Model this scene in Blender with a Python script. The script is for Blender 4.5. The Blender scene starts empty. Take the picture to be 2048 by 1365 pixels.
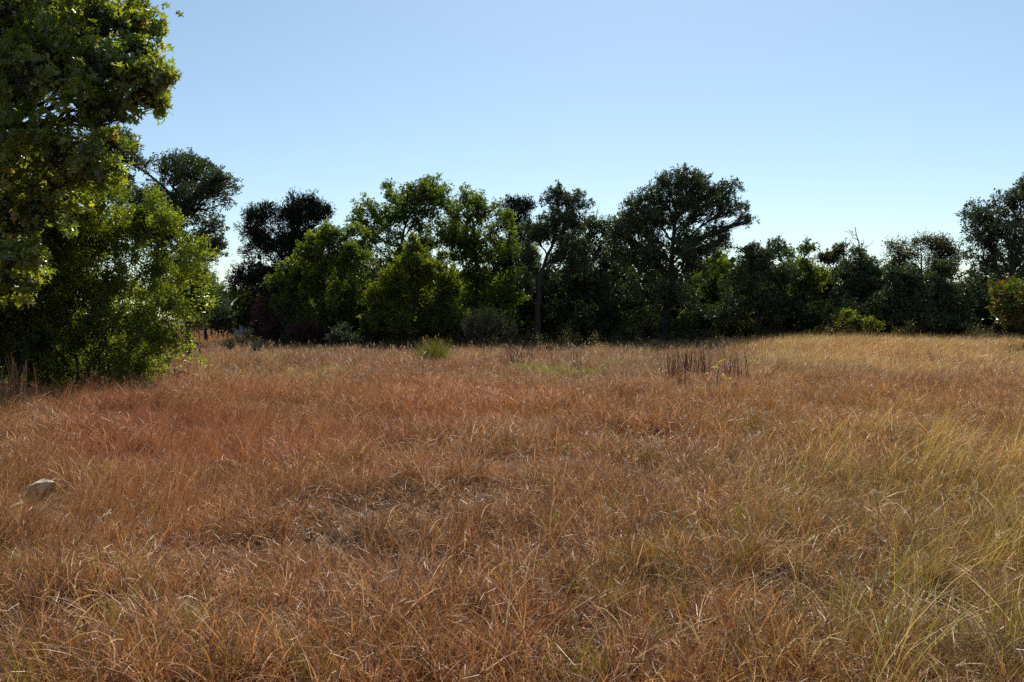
import bpy, math, random
import numpy as np
from mathutils import Vector, Matrix

# ---------------------------------------------------------------- camera, sky, sun, exposure
scn = bpy.context.scene
COL = scn.collection
F, HX, HY, EYE = 1700.0, 1024.0, 640.0, 1.6          # focal length in pixels of a 2048 px wide frame, horizon row, eye height
cam_d = bpy.data.cameras.new('camera')
cam_d.sensor_width = 36.0
cam_d.lens = F / 2048 * 36.0
cam_d.clip_start = 0.1
cam_d.clip_end = 5000
cam = bpy.data.objects.new('camera', cam_d)
COL.objects.link(cam)
cam.location = (0, 0, EYE)
cam.rotation_euler = (math.radians(90) - math.atan((682.5 - HY) / F), 0, 0)
scn.camera = cam

SUN_AZ, SUN_EL = math.radians(9), math.radians(50)    # azimuth right of straight ahead
world = bpy.data.worlds.new('World')
scn.world = world
world.use_nodes = True
wn = world.node_tree.nodes
sky = wn.new('ShaderNodeTexSky')
sky.sky_type = 'NISHITA'
sky.sun_disc = False
sky.sun_elevation = SUN_EL
sky.sun_rotation = SUN_AZ
sky.altitude = 200
sky.air_density = 1.0
sky.dust_density = 0.7
sky.ozone_density = 3.0
bg = wn['Background']
bg.inputs['Strength'].default_value = 0.102
wb = wn.new('ShaderNodeMix')                           # the camera's white balance on the sky
wb.data_type = 'RGBA'
wb.blend_type = 'MULTIPLY'
wb.inputs['Factor'].default_value = 1
wb.inputs[7].default_value = (1.0, 1.03, 0.96, 1)
world.node_tree.links.new(sky.outputs[0], wb.inputs[6])
world.node_tree.links.new(wb.outputs[2], bg.inputs['Color'])

sun_d = bpy.data.lights.new('sun', 'SUN')
sun_d.energy = 5.0
sun_d.angle = math.radians(0.5)
sun_d.color = (1.0, 0.92, 0.79)
sun = bpy.data.objects.new('sun', sun_d)
COL.objects.link(sun)
to_sun = Vector((math.sin(SUN_AZ) * math.cos(SUN_EL), math.cos(SUN_AZ) * math.cos(SUN_EL), math.sin(SUN_EL)))
sun.rotation_euler = to_sun.to_track_quat('Z', 'Y').to_euler()
sun.location = (0, 0, 40)

scn.view_settings.view_transform = 'Standard'
scn.view_settings.look = 'None'
scn.view_settings.gamma = 1
scn.view_settings.use_curve_mapping = False
scn.view_settings.exposure = 0.35
scn.render.engine = 'CYCLES'
scn.cycles.use_denoising = False
scn.cycles.max_bounces = 6
scn.cycles.diffuse_bounces = 3
scn.cycles.glossy_bounces = 2
scn.cycles.transmission_bounces = 4
scn.cycles.sample_clamp_indirect = 4.0

rng = np.random.default_rng(7)
random.seed(7)

# ---------------------------------------------------------------- helpers
def hash2(ix, iy, s):
    h = (ix.astype(np.int64) * 374761393 + iy.astype(np.int64) * 668265263 + s * 982451653) & 0x7fffffff
    h = ((h ^ (h >> 13)) * 1274126177) & 0x7fffffff
    return ((h ^ (h >> 16)) & 0xffff) / 65535.0

def noise(x, y, scale, seed=0):
    """smooth value noise, 0..1"""
    x = np.asarray(x, float) / scale + 1000.3
    y = np.asarray(y, float) / scale + 1000.7
    ix, iy = np.floor(x), np.floor(y)
    fx, fy = x - ix, y - iy
    fx, fy = fx * fx * (3 - 2 * fx), fy * fy * (3 - 2 * fy)
    a, b = hash2(ix, iy, seed), hash2(ix + 1, iy, seed)
    c, d = hash2(ix, iy + 1, seed), hash2(ix + 1, iy + 1, seed)
    return (a * (1 - fx) + b * fx) * (1 - fy) + (c * (1 - fx) + d * fx) * fy

def fbm(x, y, scale, seed=0):
    return 0.55 * noise(x, y, scale, seed) + 0.3 * noise(x, y, scale / 2.1, seed + 1) + 0.15 * noise(x, y, scale / 4.3, seed + 2)

def sstep(a, b, x):
    t = np.clip((np.asarray(x, float) - a) / (b - a), 0, 1)
    return t * t * (3 - 2 * t)

def hollow(x, y):
    """1 in the small hollows between the mounds near the camera"""
    return sstep(0.60, 0.74, 0.6 * noise(x, y, 0.8, 90) + 0.4 * noise(x, y * 1.6, 0.36, 91)) * (1 - sstep(14, 20, y))

def H(x, y):
    """height of the ground"""
    x = np.asarray(x, float); y = np.asarray(y, float)
    h = 0.34 * (fbm(x, y, 5.0, 3) - 0.5) * sstep(2, 7, y) + (0.16 + 0.24 * (1 - sstep(16, 28, y))) * (fbm(x, y, 1.7, 9) - 0.5)
    h = h - 0.07 * hollow(x, y)
    h = h + 0.30 * sstep(5, 14, x) * sstep(20, 34, y)
    h = h + 0.10 * sstep(3, 5.5, x) * (1 - sstep(5, 9, y))
    return h

def Hf(x, y):
    return float(H(np.array([x]), np.array([y]))[0])

def at(px, py, d):
    return np.array([(px - HX) / F * d, d, EYE + (HY - py) / F * d])

def ground_at(px, d):
    x = (px - HX) / F * d
    return np.array([x, d, Hf(x, d)])

def norm(v):
    return v / np.maximum(np.linalg.norm(v, axis=-1, keepdims=True), 1e-9)

def mesh_from(name, V, faces, mats, tint=None, col=None, smooth=False, uniform=None):
    """V n x 3, faces k x 3 or k x 4 int arrays (or list of such)."""
    me = bpy.data.meshes.new(name)
    if not isinstance(faces, list):
        faces = [faces]
    faces = [f for f in faces if len(f)]
    nv = len(V)
    loops = np.concatenate([f.ravel() for f in faces]).astype(np.int32)
    sizes = np.concatenate([np.full(len(f), f.shape[1], np.int32) for f in faces])
    starts = np.concatenate([[0], np.cumsum(sizes)[:-1]]).astype(np.int32)
    me.vertices.add(nv)
    me.vertices.foreach_set('co', np.asarray(V, np.float32).ravel())
    me.loops.add(len(loops))
    me.loops.foreach_set('vertex_index', loops)
    me.polygons.add(len(sizes))
    me.polygons.foreach_set('loop_start', starts)
    if smooth:
        me.polygons.foreach_set('use_smooth', np.ones(len(sizes), bool))
    else:
        me.polygons.foreach_set('use_smooth', np.zeros(len(sizes), bool))
    if tint is not None:
        a = me.attributes.new('tint', 'FLOAT', 'POINT')
        a.data.foreach_set('value', np.asarray(tint, np.float32))
    if col is not None:
        a = me.attributes.new('col', 'FLOAT_COLOR', 'POINT')
        c4 = np.ones((nv, 4), np.float32); c4[:, :3] = col
        a.data.foreach_set('color', c4.ravel())
    for m in (mats if isinstance(mats, (list, tuple)) else [mats]):
        me.materials.append(m)
    me.update(calc_edges=True)
    me.validate()
    return me

def obj(name, me, parent=None, kind=None, loc=None, link=True):
    o = bpy.data.objects.new(name, me)
    if link:
        COL.objects.link(o)
    if parent is not None:
        o.parent = parent
    if loc is not None:
        o.location = loc
    if kind:
        o['kind'] = kind
    return o

def thing(name, label, cat, loc, group=None):
    o = bpy.data.objects.new(name, None)
    o.empty_display_size = 0.2
    COL.objects.link(o)
    o.location = loc
    o['label'] = label
    o['category'] = cat
    if group:
        o['group'] = group
    return o

def tube(path, radii, sides=7):
    """tapered tube along a path; returns verts, quads, caps left open at the base, pointed tip"""
    P = np.asarray(path, float)
    n = len(P)
    T = norm(np.gradient(P, axis=0))
    ref = np.array([0.31, 0.77, 0.55])
    A = norm(np.cross(T, ref)); B = np.cross(T, A)
    ang = np.linspace(0, 2 * math.pi, sides, endpoint=False)
    V = P[:, None, :] + np.asarray(radii)[:, None, None] * (np.cos(ang)[None, :, None] * A[:, None, :] + np.sin(ang)[None, :, None] * B[:, None, :])
    V = V.reshape(-1, 3)
    i = np.arange(n - 1)[:, None] * sides; j = np.arange(sides)[None, :]; k = (j + 1) % sides
    Q = np.stack([i + j, i + k, i + sides + k, i + sides + j], -1).reshape(-1, 4)
    return V, Q

def merge(parts):
    Vs, Fs, off = [], [], 0
    for V, Q in parts:
        Vs.append(V); Fs.append(Q + off); off += len(V)
    return np.concatenate(Vs), np.concatenate(Fs)

def wobble(path, amp, n, r):
    """resample a polyline smoothly to n points and shake it a little"""
    P = np.asarray(path, float)
    L = np.concatenate([[0], np.cumsum(np.linalg.norm(np.diff(P, axis=0), axis=1))])
    t = np.linspace(0, L[-1], n)
    Q = np.stack([np.interp(t, L, P[:, k]) for k in range(3)], 1)
    for _ in range(2):
        Q[1:-1] = 0.25 * Q[:-2] + 0.5 * Q[1:-1] + 0.25 * Q[2:]
    Q[1:-1] += r.normal(0, amp, (n - 2, 3))
    return Q

# ---------------------------------------------------------------- materials
def new_mat(name):
    m = bpy.data.materials.new(name)
    m.use_nodes = True
    nt = m.node_tree
    for n in list(nt.nodes):
        nt.nodes.remove(n)
    out = nt.nodes.new('ShaderNodeOutputMaterial')
    return m, nt, out

def ramp(nt, stops):
    r = nt.nodes.new('ShaderNodeValToRGB')
    e = r.color_ramp.elements
    while len(e) < len(stops):
        e.new(0.5)
    for el, (p, c) in zip(e, stops):
        el.position = p
        el.color = (*c, 1)
    return r

def leaf_mat(name, stops, trans=0.35, tcol=(1.5, 1.7, 0.5), rough=0.38, spec=0.5):
    """leaf: glossy reflecting side and a translucent body; colour by the leaf's own tint"""
    m, nt, out = new_mat(name)
    at_ = nt.nodes.new('ShaderNodeAttribute'); at_.attribute_name = 'tint'
    r = ramp(nt, stops)
    nt.links.new(at_.outputs['Fac'], r.inputs[0])
    p = nt.nodes.new('ShaderNodeBsdfPrincipled')
    p.inputs['Roughness'].default_value = rough
    p.inputs['Specular IOR Level'].default_value = spec
    nt.links.new(r.outputs[0], p.inputs['Base Color'])
    mul = nt.nodes.new('ShaderNodeMix'); mul.data_type = 'RGBA'; mul.blend_type = 'MULTIPLY'
    mul.inputs['Factor'].default_value = 1
    mul.inputs[7].default_value = (*tcol, 1)
    nt.links.new(r.outputs[0], mul.inputs[6])
    t = nt.nodes.new('ShaderNodeBsdfTranslucent')
    nt.links.new(mul.outputs[2], t.inputs['Color'])
    mx = nt.nodes.new('ShaderNodeMixShader')
    mx.inputs[0].default_value = trans
    nt.links.new(p.outputs[0], mx.inputs[1]); nt.links.new(t.outputs[0], mx.inputs[2])
    nt.links.new(mx.outputs[0], out.inputs['Surface'])
    return m

def bark_mat(name, c1, c2):
    m, nt, out = new_mat(name)
    tc = nt.nodes.new('ShaderNodeTexCoord')
    mp = nt.nodes.new('ShaderNodeMapping'); mp.inputs['Scale'].default_value = (9, 9, 2.5)
    nt.links.new(tc.outputs['Object'], mp.inputs[0])
    n = nt.nodes.new('ShaderNodeTexNoise'); n.inputs['Scale'].default_value = 3; n.inputs['Detail'].default_value = 5
    nt.links.new(mp.outputs[0], n.inputs['Vector'])
    r = ramp(nt, [(0.3, c1), (0.7, c2)])
    nt.links.new(n.outputs[0], r.inputs[0])
    p = nt.nodes.new('ShaderNodeBsdfPrincipled'); p.inputs['Roughness'].default_value = 0.9
    nt.links.new(r.outputs[0], p.inputs['Base Color'])
    b = nt.nodes.new('ShaderNodeBump'); b.inputs['Strength'].default_value = 0.8; b.inputs['Distance'].default_value = 0.03
    nt.links.new(n.outputs[0], b.inputs['Height']); nt.links.new(b.outputs[0], p.inputs['Normal'])
    nt.links.new(p.outputs[0], out.inputs['Surface'])
    return m

def grass_mat(name, trans=0.35, rough=0.33, spec=0.5):
    """blade: own colour (attribute of the blade) shifted by the tuft's tint"""
    m, nt, out = new_mat(name)
    a = nt.nodes.new('ShaderNodeAttribute'); a.attribute_name = 'col'
    i = nt.nodes.new('ShaderNodeAttribute'); i.attribute_type = 'INSTANCER'; i.attribute_name = 'tuft'
    mul = nt.nodes.new('ShaderNodeMix'); mul.data_type = 'RGBA'; mul.blend_type = 'MULTIPLY'
    mul.inputs['Factor'].default_value = 1
    nt.links.new(a.outputs['Color'], mul.inputs[6]); nt.links.new(i.outputs['Color'], mul.inputs[7])
    p = nt.nodes.new('ShaderNodeBsdfPrincipled')
    p.inputs['Roughness'].default_value = rough
    p.inputs['Specular IOR Level'].default_value = spec
    nt.links.new(mul.outputs[2], p.inputs['Base Color'])
    t = nt.nodes.new('ShaderNodeBsdfTranslucent')
    nt.links.new(mul.outputs[2], t.inputs['Color'])
    mx = nt.nodes.new('ShaderNodeMixShader'); mx.inputs[0].default_value = trans
    nt.links.new(p.outputs[0], mx.inputs[1]); nt.links.new(t.outputs[0], mx.inputs[2])
    nt.links.new(mx.outputs[0], out.inputs['Surface'])
    return m

def blade_mat(name, trans=0.3, rough=0.35):
    """the same blade without a tuft tint, for single plants"""
    m, nt, out = new_mat(name)
    a = nt.nodes.new('ShaderNodeAttribute'); a.attribute_name = 'col'
    p = nt.nodes.new('ShaderNodeBsdfPrincipled'); p.inputs['Roughness'].default_value = rough
    nt.links.new(a.outputs['Color'], p.inputs['Base Color'])
    t = nt.nodes.new('ShaderNodeBsdfTranslucent'); nt.links.new(a.outputs['Color'], t.inputs['Color'])
    mx = nt.nodes.new('ShaderNodeMixShader'); mx.inputs[0].default_value = trans
    nt.links.new(p.outputs[0], mx.inputs[1]); nt.links.new(t.outputs[0], mx.inputs[2])
    nt.links.new(mx.outputs[0], out.inputs['Surface'])
    return m

M_BARK = bark_mat('dark_bark', (0.020, 0.016, 0.013), (0.045, 0.037, 0.03))
M_BARK_PALE = bark_mat('grey_dead_wood', (0.12, 0.10, 0.085), (0.26, 0.23, 0.20))
LM = {
    'live_oak': leaf_mat('live_oak_leaf', [(0, (0.035, 0.050, 0.019)), (0.6, (0.064, 0.087, 0.032)), (1, (0.117, 0.148, 0.051))], 0.2, (1.3, 1.6, 0.5), 0.45, 0.55),
    'green': leaf_mat('green_leaf', [(0, (0.041, 0.064, 0.014)), (0.6, (0.098, 0.139, 0.027)), (1, (0.184, 0.212, 0.040))], 0.48, (2.1, 2.1, 0.55), 0.5, 0.3),
    'yellow_green': leaf_mat('yellow_green_leaf', [(0, (0.045, 0.067, 0.010)), (0.6, (0.104, 0.132, 0.020)), (1, (0.218, 0.207, 0.028))], 0.5, (2.0, 2.0, 0.45), 0.5, 0.3),
    'juniper': leaf_mat('juniper_leaf', [(0, (0.012, 0.018, 0.010)), (1, (0.028, 0.036, 0.018))], 0.05, (1, 1.2, 0.6), 0.6, 0.25),
    'shrub': leaf_mat('glossy_shrub_leaf', [(0, (0.057, 0.082, 0.014)), (0.6, (0.123, 0.158, 0.026)), (1, (0.234, 0.248, 0.038))], 0.5, (2.3, 2.3, 0.5), 0.38, 0.65),
    'red_oak': leaf_mat('red_oak_leaf', [(0, (0.076, 0.101, 0.024)), (0.7, (0.166, 0.196, 0.036)), (0.94, (0.290, 0.271, 0.045)), (1, (0.326, 0.164, 0.036))], 0.5, (2.2, 2.25, 0.45), 0.36, 1.0),
    'sage': leaf_mat('grey_green_leaf', [(0, (0.036, 0.048, 0.024)), (1, (0.080, 0.096, 0.052))], 0.3, (1.3, 1.5, 0.7), 0.6, 0.3),
    'sumac': leaf_mat('dark_red_leaf', [(0, (0.04, 0.016, 0.014)), (0.6, (0.09, 0.026, 0.022)), (1, (0.08, 0.06, 0.025))], 0.3, (1.6, 1.0, 0.9), 0.45, 0.4),
    'autumn': leaf_mat('turning_leaf', [(0, (0.04, 0.07, 0.012)), (0.55, (0.075, 0.105, 0.016)), (0.8, (0.20, 0.14, 0.016)), (1, (0.24, 0.08, 0.016))], 0.4, (1.5, 1.5, 0.5), 0.4, 0.5),
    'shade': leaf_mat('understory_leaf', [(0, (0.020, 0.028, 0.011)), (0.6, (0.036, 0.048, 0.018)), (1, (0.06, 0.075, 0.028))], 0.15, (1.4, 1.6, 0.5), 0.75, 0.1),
    'olive': leaf_mat('olive_brown_leaf', [(0, (0.046, 0.049, 0.016)), (0.6, (0.078, 0.072, 0.022)), (1, (0.130, 0.078, 0.026))], 0.3, (1.4, 1.4, 0.5), 0.5, 0.4),
}

# ---------------------------------------------------------------- ground
def make_ground():
    ys = np.concatenate([np.linspace(-40, 1, 18), np.arange(1.3, 14, 0.24), np.geomspace(14, 130, 110), np.geomspace(140, 2500, 22)])
    u = np.concatenate([-np.geomspace(60, 1.3, 30), np.linspace(-1.25, 1.25, 130), np.geomspace(1.3, 60, 30)])
    Y = ys[:, None] * np.ones_like(u)[None]
    X = u[None, :] * (np.maximum(np.abs(ys), 0)[:, None] * 0.6 + 6)
    Z = H(X, Y) * (1 - sstep(120, 200, np.hypot(X, Y)))
    V = np.stack([X, Y, Z], -1).reshape(-1, 3)
    n, k = Y.shape
    i = np.arange(n - 1)[:, None] * k; j = np.arange(k - 1)[None, :]
    Q = np.stack([i + j, i + j + 1, i + k + j + 1, i + k + j], -1).reshape(-1, 4)
    m, nt, out = new_mat('thatch_soil')
    tc = nt.nodes.new('ShaderNodeTexCoord')
    n1 = nt.nodes.new('ShaderNodeTexNoise'); n1.inputs['Scale'].default_value = 26; n1.inputs['Detail'].default_value = 8
    n2 = nt.nodes.new('ShaderNodeTexNoise'); n2.inputs['Scale'].default_value = 0.5; n2.inputs['Detail'].default_value = 4
    nt.links.new(tc.outputs['Object'], n1.inputs['Vector']); nt.links.new(tc.outputs['Object'], n2.inputs['Vector'])
    r1 = ramp(nt, [(0.3, (0.04, 0.024, 0.015)), (0.55, (0.10, 0.058, 0.032)), (0.75, (0.24, 0.16, 0.09))])
    nt.links.new(n1.outputs[0], r1.inputs[0])
    r2 = ramp(nt, [(0.35, (0.75, 0.6, 0.5)), (0.65, (1.15, 1.05, 0.95))])
    nt.links.new(n2.outputs[0], r2.inputs[0])
    mul = nt.nodes.new('ShaderNodeMix'); mul.data_type = 'RGBA'; mul.blend_type = 'MULTIPLY'; mul.inputs['Factor'].default_value = 1
    nt.links.new(r1.outputs[0], mul.inputs[6]); nt.links.new(r2.outputs[0], mul.inputs[7])
    p = nt.nodes.new('ShaderNodeBsdfPrincipled'); p.inputs['Roughness'].default_value = 0.95
    nt.links.new(mul.outputs[2], p.inputs['Base Color'])
    b = nt.nodes.new('ShaderNodeBump'); b.inputs['Strength'].default_value = 1; b.inputs['Distance'].default_value = 0.03
    nt.links.new(n1.outputs[0], b.inputs['Height']); nt.links.new(b.outputs[0], p.inputs['Normal'])
    nt.links.new(p.outputs[0], out.inputs['Surface'])
    o = obj('ground', mesh_from('ground', V, Q, m, smooth=True), kind='structure')
    o['label'] = 'uneven soil and thatch of the dry meadow'
make_ground()

# ---------------------------------------------------------------- leaves
LEAF = {   # x across, y along, z up; triangles
    'simple': (np.array([[0, 0, 0], [-0.5, 0.48, 0.13], [0, 1, -0.05], [0.5, 0.48, 0.13]], float),
               np.array([[0, 2, 1], [0, 3, 2]])),
    'oval': (np.array([[0, 0, 0], [-0.42, 0.3, 0.10], [-0.40, 0.68, 0.08], [0, 1, -0.08], [0.40, 0.68, 0.08], [0.42, 0.3, 0.10]], float),
             np.array([[0, 3, 2], [0, 2, 1], [0, 4, 3], [0, 5, 4]])),
}
def oak_leaf(jit=0.0, r=None):
    half = [(0.03, 0.0), (0.05, 0.16), (0.30, 0.22), (0.38, 0.16), (0.34, 0.30), (0.09, 0.36), (0.42, 0.50), (0.56, 0.44), (0.50, 0.62), (0.10, 0.60),
            (0.28, 0.78), (0.36, 0.76), (0.26, 0.88), (0.07, 0.82), (0.0, 1.0)]
    pts = [(0.0, -0.2)] + half[:-1] + [(0, 1.0)] + [(-x, y) for x, y in half[:-1]][::-1]
    P = np.array([(x, y, 0.22 * abs(x) - 0.10 * y * y) for x, y in pts])
    if r is not None:
        P[:, :2] += r.normal(0, jit, (len(P), 2)); P[:, 2] += r.normal(0, jit * 1.2, len(P))
    mid = np.array([(0, 0.27, -0.02), (0, 0.55, -0.05), (0, 0.80, -0.08)])
    V = np.concatenate([P, mid])
    n = len(P)
    def nearest(a, b):
        y = (P[a][1] + P[b][1]) / 2
        return n + int(np.argmin(np.abs(mid[:, 1] - y)))
    T = [(a, (a + 1) % n, nearest(a, (a + 1) % n)) for a in range(n)]
    T = [(a, b, c) for a, b, c in T]
    return V, np.array(T)

def leaf_frames(nrm, d):
    """rotation matrices (n,3,3): columns across, along, normal"""
    y = norm(d)
    x = norm(np.cross(y, nrm))
    z = np.cross(x, y)
    return np.stack([x, y, z], -1)

def leaves_mesh(name, C, nrm, d, length, width, tint, mat, shape='simple', template=None):
    tv, tf = template if template is not None else LEAF[shape]
    n, k = len(C), len(tv)
    R = leaf_frames(nrm, d)
    S = np.stack([width, length, length], -1)
    L = tv[None] * S[:, None, :]
    V = np.einsum('nij,nkj->nki', R, L) + C[:, None, :]
    Fc = (tf[None] + (np.arange(n) * k)[:, None, None]).reshape(-1, 3)
    return mesh_from(name, V.reshape(-1, 3), Fc, mat, tint=np.repeat(tint, k))

def unit(n, r):
    return norm(r.normal(size=(n, 3)))

def make_twigs(lobes, n_twigs, r, sub=0.42, up=0.35, gap=0.0, more=1.0):
    sub = sub * 0.80
    """lobes: list of (centre, rx, ry(depth), rz). returns twig base, direction, clump tint, and sub-clump centres with their lobe"""
    full = []
    for l in lobes:
        c, rad = np.asarray(l[0], float), np.array(l[1:4])
        full.append((c, *(rad * 0.84)))
        for k in range(4):
            u = unit(1, r)[0]
            u[2] = abs(u[2]) * 1.1 - 0.35
            f = 0.30 + 0.28 * r.random()
            full.append((c + norm(u) * rad * (0.72 + 0.3 * r.random()), *(rad * f)))
    lobes = full
    w = np.array([(l[1] * l[2] * l[3]) ** (2 / 3) for l in lobes]); w /= w.sum()
    B, D, T, SC, SL = [], [], [], [], []
    for li, (l, ww) in enumerate(zip(lobes, w)):
        c, rad = np.asarray(l[0]), np.array(l[1:4])
        ns = max(4, int((15 if li % 5 == 0 else 6) * (1 - gap) * more))
        u = unit(ns, r)
        u[:, 2] = np.where(u[:, 2] < -0.55, -u[:, 2], u[:, 2])
        sc = u * (0.45 + 0.5 * r.random((ns, 1)) ** 0.6)
        sr = sub * (0.65 + 0.7 * r.random(ns))
        st = r.normal(0, 0.17, ns)
        nt_ = max(4, int(n_twigs * ww))
        pick = r.integers(0, ns, nt_)
        v = unit(nt_, r)
        q = sc[pick] + v * (sr[pick] * r.random(nt_) ** 0.45)[:, None]
        q = q + norm(q) * (np.where(r.random(nt_) < 0.07, 0.35, 0.0) * r.random(nt_))[:, None]
        B.append(c + q * rad)
        D.append(norm(0.8 * v + 0.55 * q + np.array([0, 0, up]) + 0.35 * unit(nt_, r)))
        T.append(st[pick])
        SC.append(c + sc * rad); SL.append(np.full(ns, li // 5))
    return np.concatenate(B), np.concatenate(D), np.concatenate(T), np.concatenate(SC), np.concatenate(SL)

def twig_leaves(B, D, T, per, tl, leaf, r, droop=0.0, narrow=0.5, flat=0.7, along=0.7):
    """put PER leaves along each twig"""
    n = len(B)
    u = r.random((n, per))
    tlen = tl * (0.6 + 0.8 * r.random((n, 1)))
    C = B[:, None, :] + D[:, None, :] * (u * tlen)[..., None] + r.normal(0, 0.22 * tl, (n, per, 3))
    C = C.reshape(-1, 3)
    N = n * per
    Dr = np.repeat(D, per, 0)
    d = along * Dr + 0.9 * unit(N, r) + np.array([0, 0, -droop])
    nrm = np.repeat(unit(n, r), per, 0) * 0.8 + 0.75 * unit(N, r) + np.array([0, 0, flat])
    ln = leaf * (0.65 + 0.7 * r.random(N))
    wd = ln * narrow * (0.8 + 0.4 * r.random(N))
    t = np.clip(0.45 + np.repeat(T + r.normal(0, 0.12, n), per) + r.normal(0, 0.14, N), 0, 1)
    return C, nrm, norm(d), ln, wd, t

def make_tree(name, label, cat, px, d, lobes, kind, leaves, leaf, trunk=None, trunk_r=0.16, stems=1, per=14, tl=0.35, gap=0.0, sub=0.42, depth=1.0,
              droop=0.0, narrow=0.5, group=None, flat=0.7, along=0.7, shape='simple', limbs=5, seed=None, squash=1.0, base_px=None, up=0.35, limb_r=0.30, more=1.0):
    """lobes: (px, py, radius px[, depth offset m]) seen at distance d; trunk: list of (px, py) above the base"""
    r = np.random.default_rng(seed if seed is not None else int(px * 13 + d * 7))
    s = d / F
    g = ground_at(base_px if base_px is not None else px, d)
    root = thing(name, label, cat, g, group)
    LL = []
    for l in lobes:
        dd = l[3] if len(l) > 3 else r.normal(0, 0.35) * depth
        j = r.normal(0, 0.16, 2) * l[2]
        c = at(l[0] + j[0], l[1] + abs(j[1]) * 0.5, d) + np.array([0, dd, 0])
        rad = l[2] * s * (0.86 + 0.28 * r.random())
        LL.append((c - g, rad, rad * 1.15 * depth, rad * squash))
    leaves = int(leaves * 1.2)
    if d > 35:
        leaf = leaf * 1.42
    n_tw = max(30, leaves // per)
    B, D, T, SC, SL = make_twigs(LL, n_tw, r, sub, up, gap, more)
    keep = B[:, 2] > 0.12
    B, D, T = B[keep], D[keep], T[keep]
    C, nrm, dd, ln, wd, t = twig_leaves(B, D, T, per, tl, leaf, r, droop, narrow, flat, along)
    obj('crown', leaves_mesh('crown', C, nrm, dd, ln, wd, t, LM[kind], shape), root, 'stuff')
    # wood
    cen = np.array([l[0] for l in LL]); rad = np.array([l[1] for l in LL])
    top = cen[np.argmax(cen[:, 2])]
    if stems > 1:
        order = np.argsort(-rad)[:stems] if len(cen) >= stems else np.arange(len(cen))
        for k, li in enumerate(order):
            a = np.array([r.normal(0, 0.22), r.normal(0, 0.22), -0.08])
            p = wobble([a, a * 1.3 + np.array([0, 0, 0.3 * max(cen[li][2], 0.3)]) + 0.25 * cen[li] * [1, 1, 0], cen[li]], 0.03, 9, r)
            V, Q = tube(p, np.linspace(trunk_r, trunk_r * 0.35, 9), 6)
            obj('stem', mesh_from('stem', V, Q, M_BARK, smooth=True), root)
        trunk_p = None
    else:
        if trunk:
            tp = [np.array([0, 0, -0.15])] + [at(a, b, d) - g for a, b in trunk]
        else:
            mid = cen.mean(0)
            hi = top * 0.5 + mid * 0.5
            tp = [np.array([0, 0, -0.15]), np.array([r.normal(0, 0.1), r.normal(0, 0.1), hi[2] * 0.35]), np.array([hi[0] * 0.6, hi[1] * 0.6, hi[2] * 0.7]), hi]
        trunk_p = wobble(tp, trunk_r * 0.16, 14, r)
        rr = trunk_r * (np.linspace(1, 0.3, 14) + 0.5 * np.exp(-np.linspace(0, 10, 14)))
        V, Q = tube(trunk_p, rr, 9)
        obj('trunk', mesh_from('trunk', V, Q, M_BARK, smooth=True), root)
    # limbs to the larger lobes, finer branches to the clumps
    small = []
    order = np.argsort(-rad)
    starts = {}
    for n_, li in enumerate(order):
        if trunk_p is not None:
            zz = np.clip(cen[li][2] - 0.55 * np.linalg.norm((cen[li] - trunk_p[-1])[:2]) - rad[li] * 0.5, trunk_p[3][2], trunk_p[-1][2])
            k = int(np.argmin(np.abs(trunk_p[:, 2] - zz)))
            a = trunk_p[k]
        else:
            a = np.array([cen[li][0] * 0.3, cen[li][1] * 0.3, max(0.1, cen[li][2] * 0.4)])
        m_ = a * 0.5 + cen[li] * 0.5 + np.array([0, 0, 0.12 * np.linalg.norm(cen[li] - a)])
        p = wobble([a, m_, cen[li]], 0.05 * min(1, rad[li]), 9, r)
        starts[li] = p
        r0 = trunk_r * limb_r * (0.7 + 0.4 * r.random())
        tb = tube(p, np.linspace(r0, r0 * 0.3, 9), 6)
        if n_ < limbs:
            obj('limb', mesh_from('limb', tb[0], tb[1], M_BARK, smooth=True), root)
        else:
            small.append(tb)
    for q, li in zip(SC, SL):
        p0 = starts[li][r.integers(4, 9)]
        p = wobble([p0, (p0 + q) / 2 + r.normal(0, 0.08, 3), q], 0.03, 5, r)
        small.append(tube(p, np.linspace(trunk_r * 0.11, trunk_r * 0.035, 5), 4))
    # bare twig ends
    ix = r.choice(len(B), min(len(B), 260), replace=False)
    for q, dv in zip(B[ix], D[ix]):
        p = np.array([q - dv * tl * 0.6, q + dv * tl * 0.4, q + dv * tl * (0.9 + 0.5 * r.random())])
        small.append(tube(p, [0.010 * d / 30, 0.007 * d / 30, 0.003 * d / 30], 3))
    V, Q = merge(small)
    obj('branches', mesh_from('branches', V, Q, M_BARK), root, 'stuff')
    return root

# ---------------------------------------------------------------- the tree line
LIVE = dict(kind='live_oak', leaf=0.076, narrow=0.52, per=14, tl=0.20, more=1.5, sub=0.44)
GRN = dict(kind='green', leaf=0.10, narrow=0.5, per=12, tl=0.24, droop=0.5)
YG = dict(kind='yellow_green', leaf=0.10, narrow=0.5, per=12, tl=0.24, droop=0.4)
G_LINE = 'trees along the far edge of the field'

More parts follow.
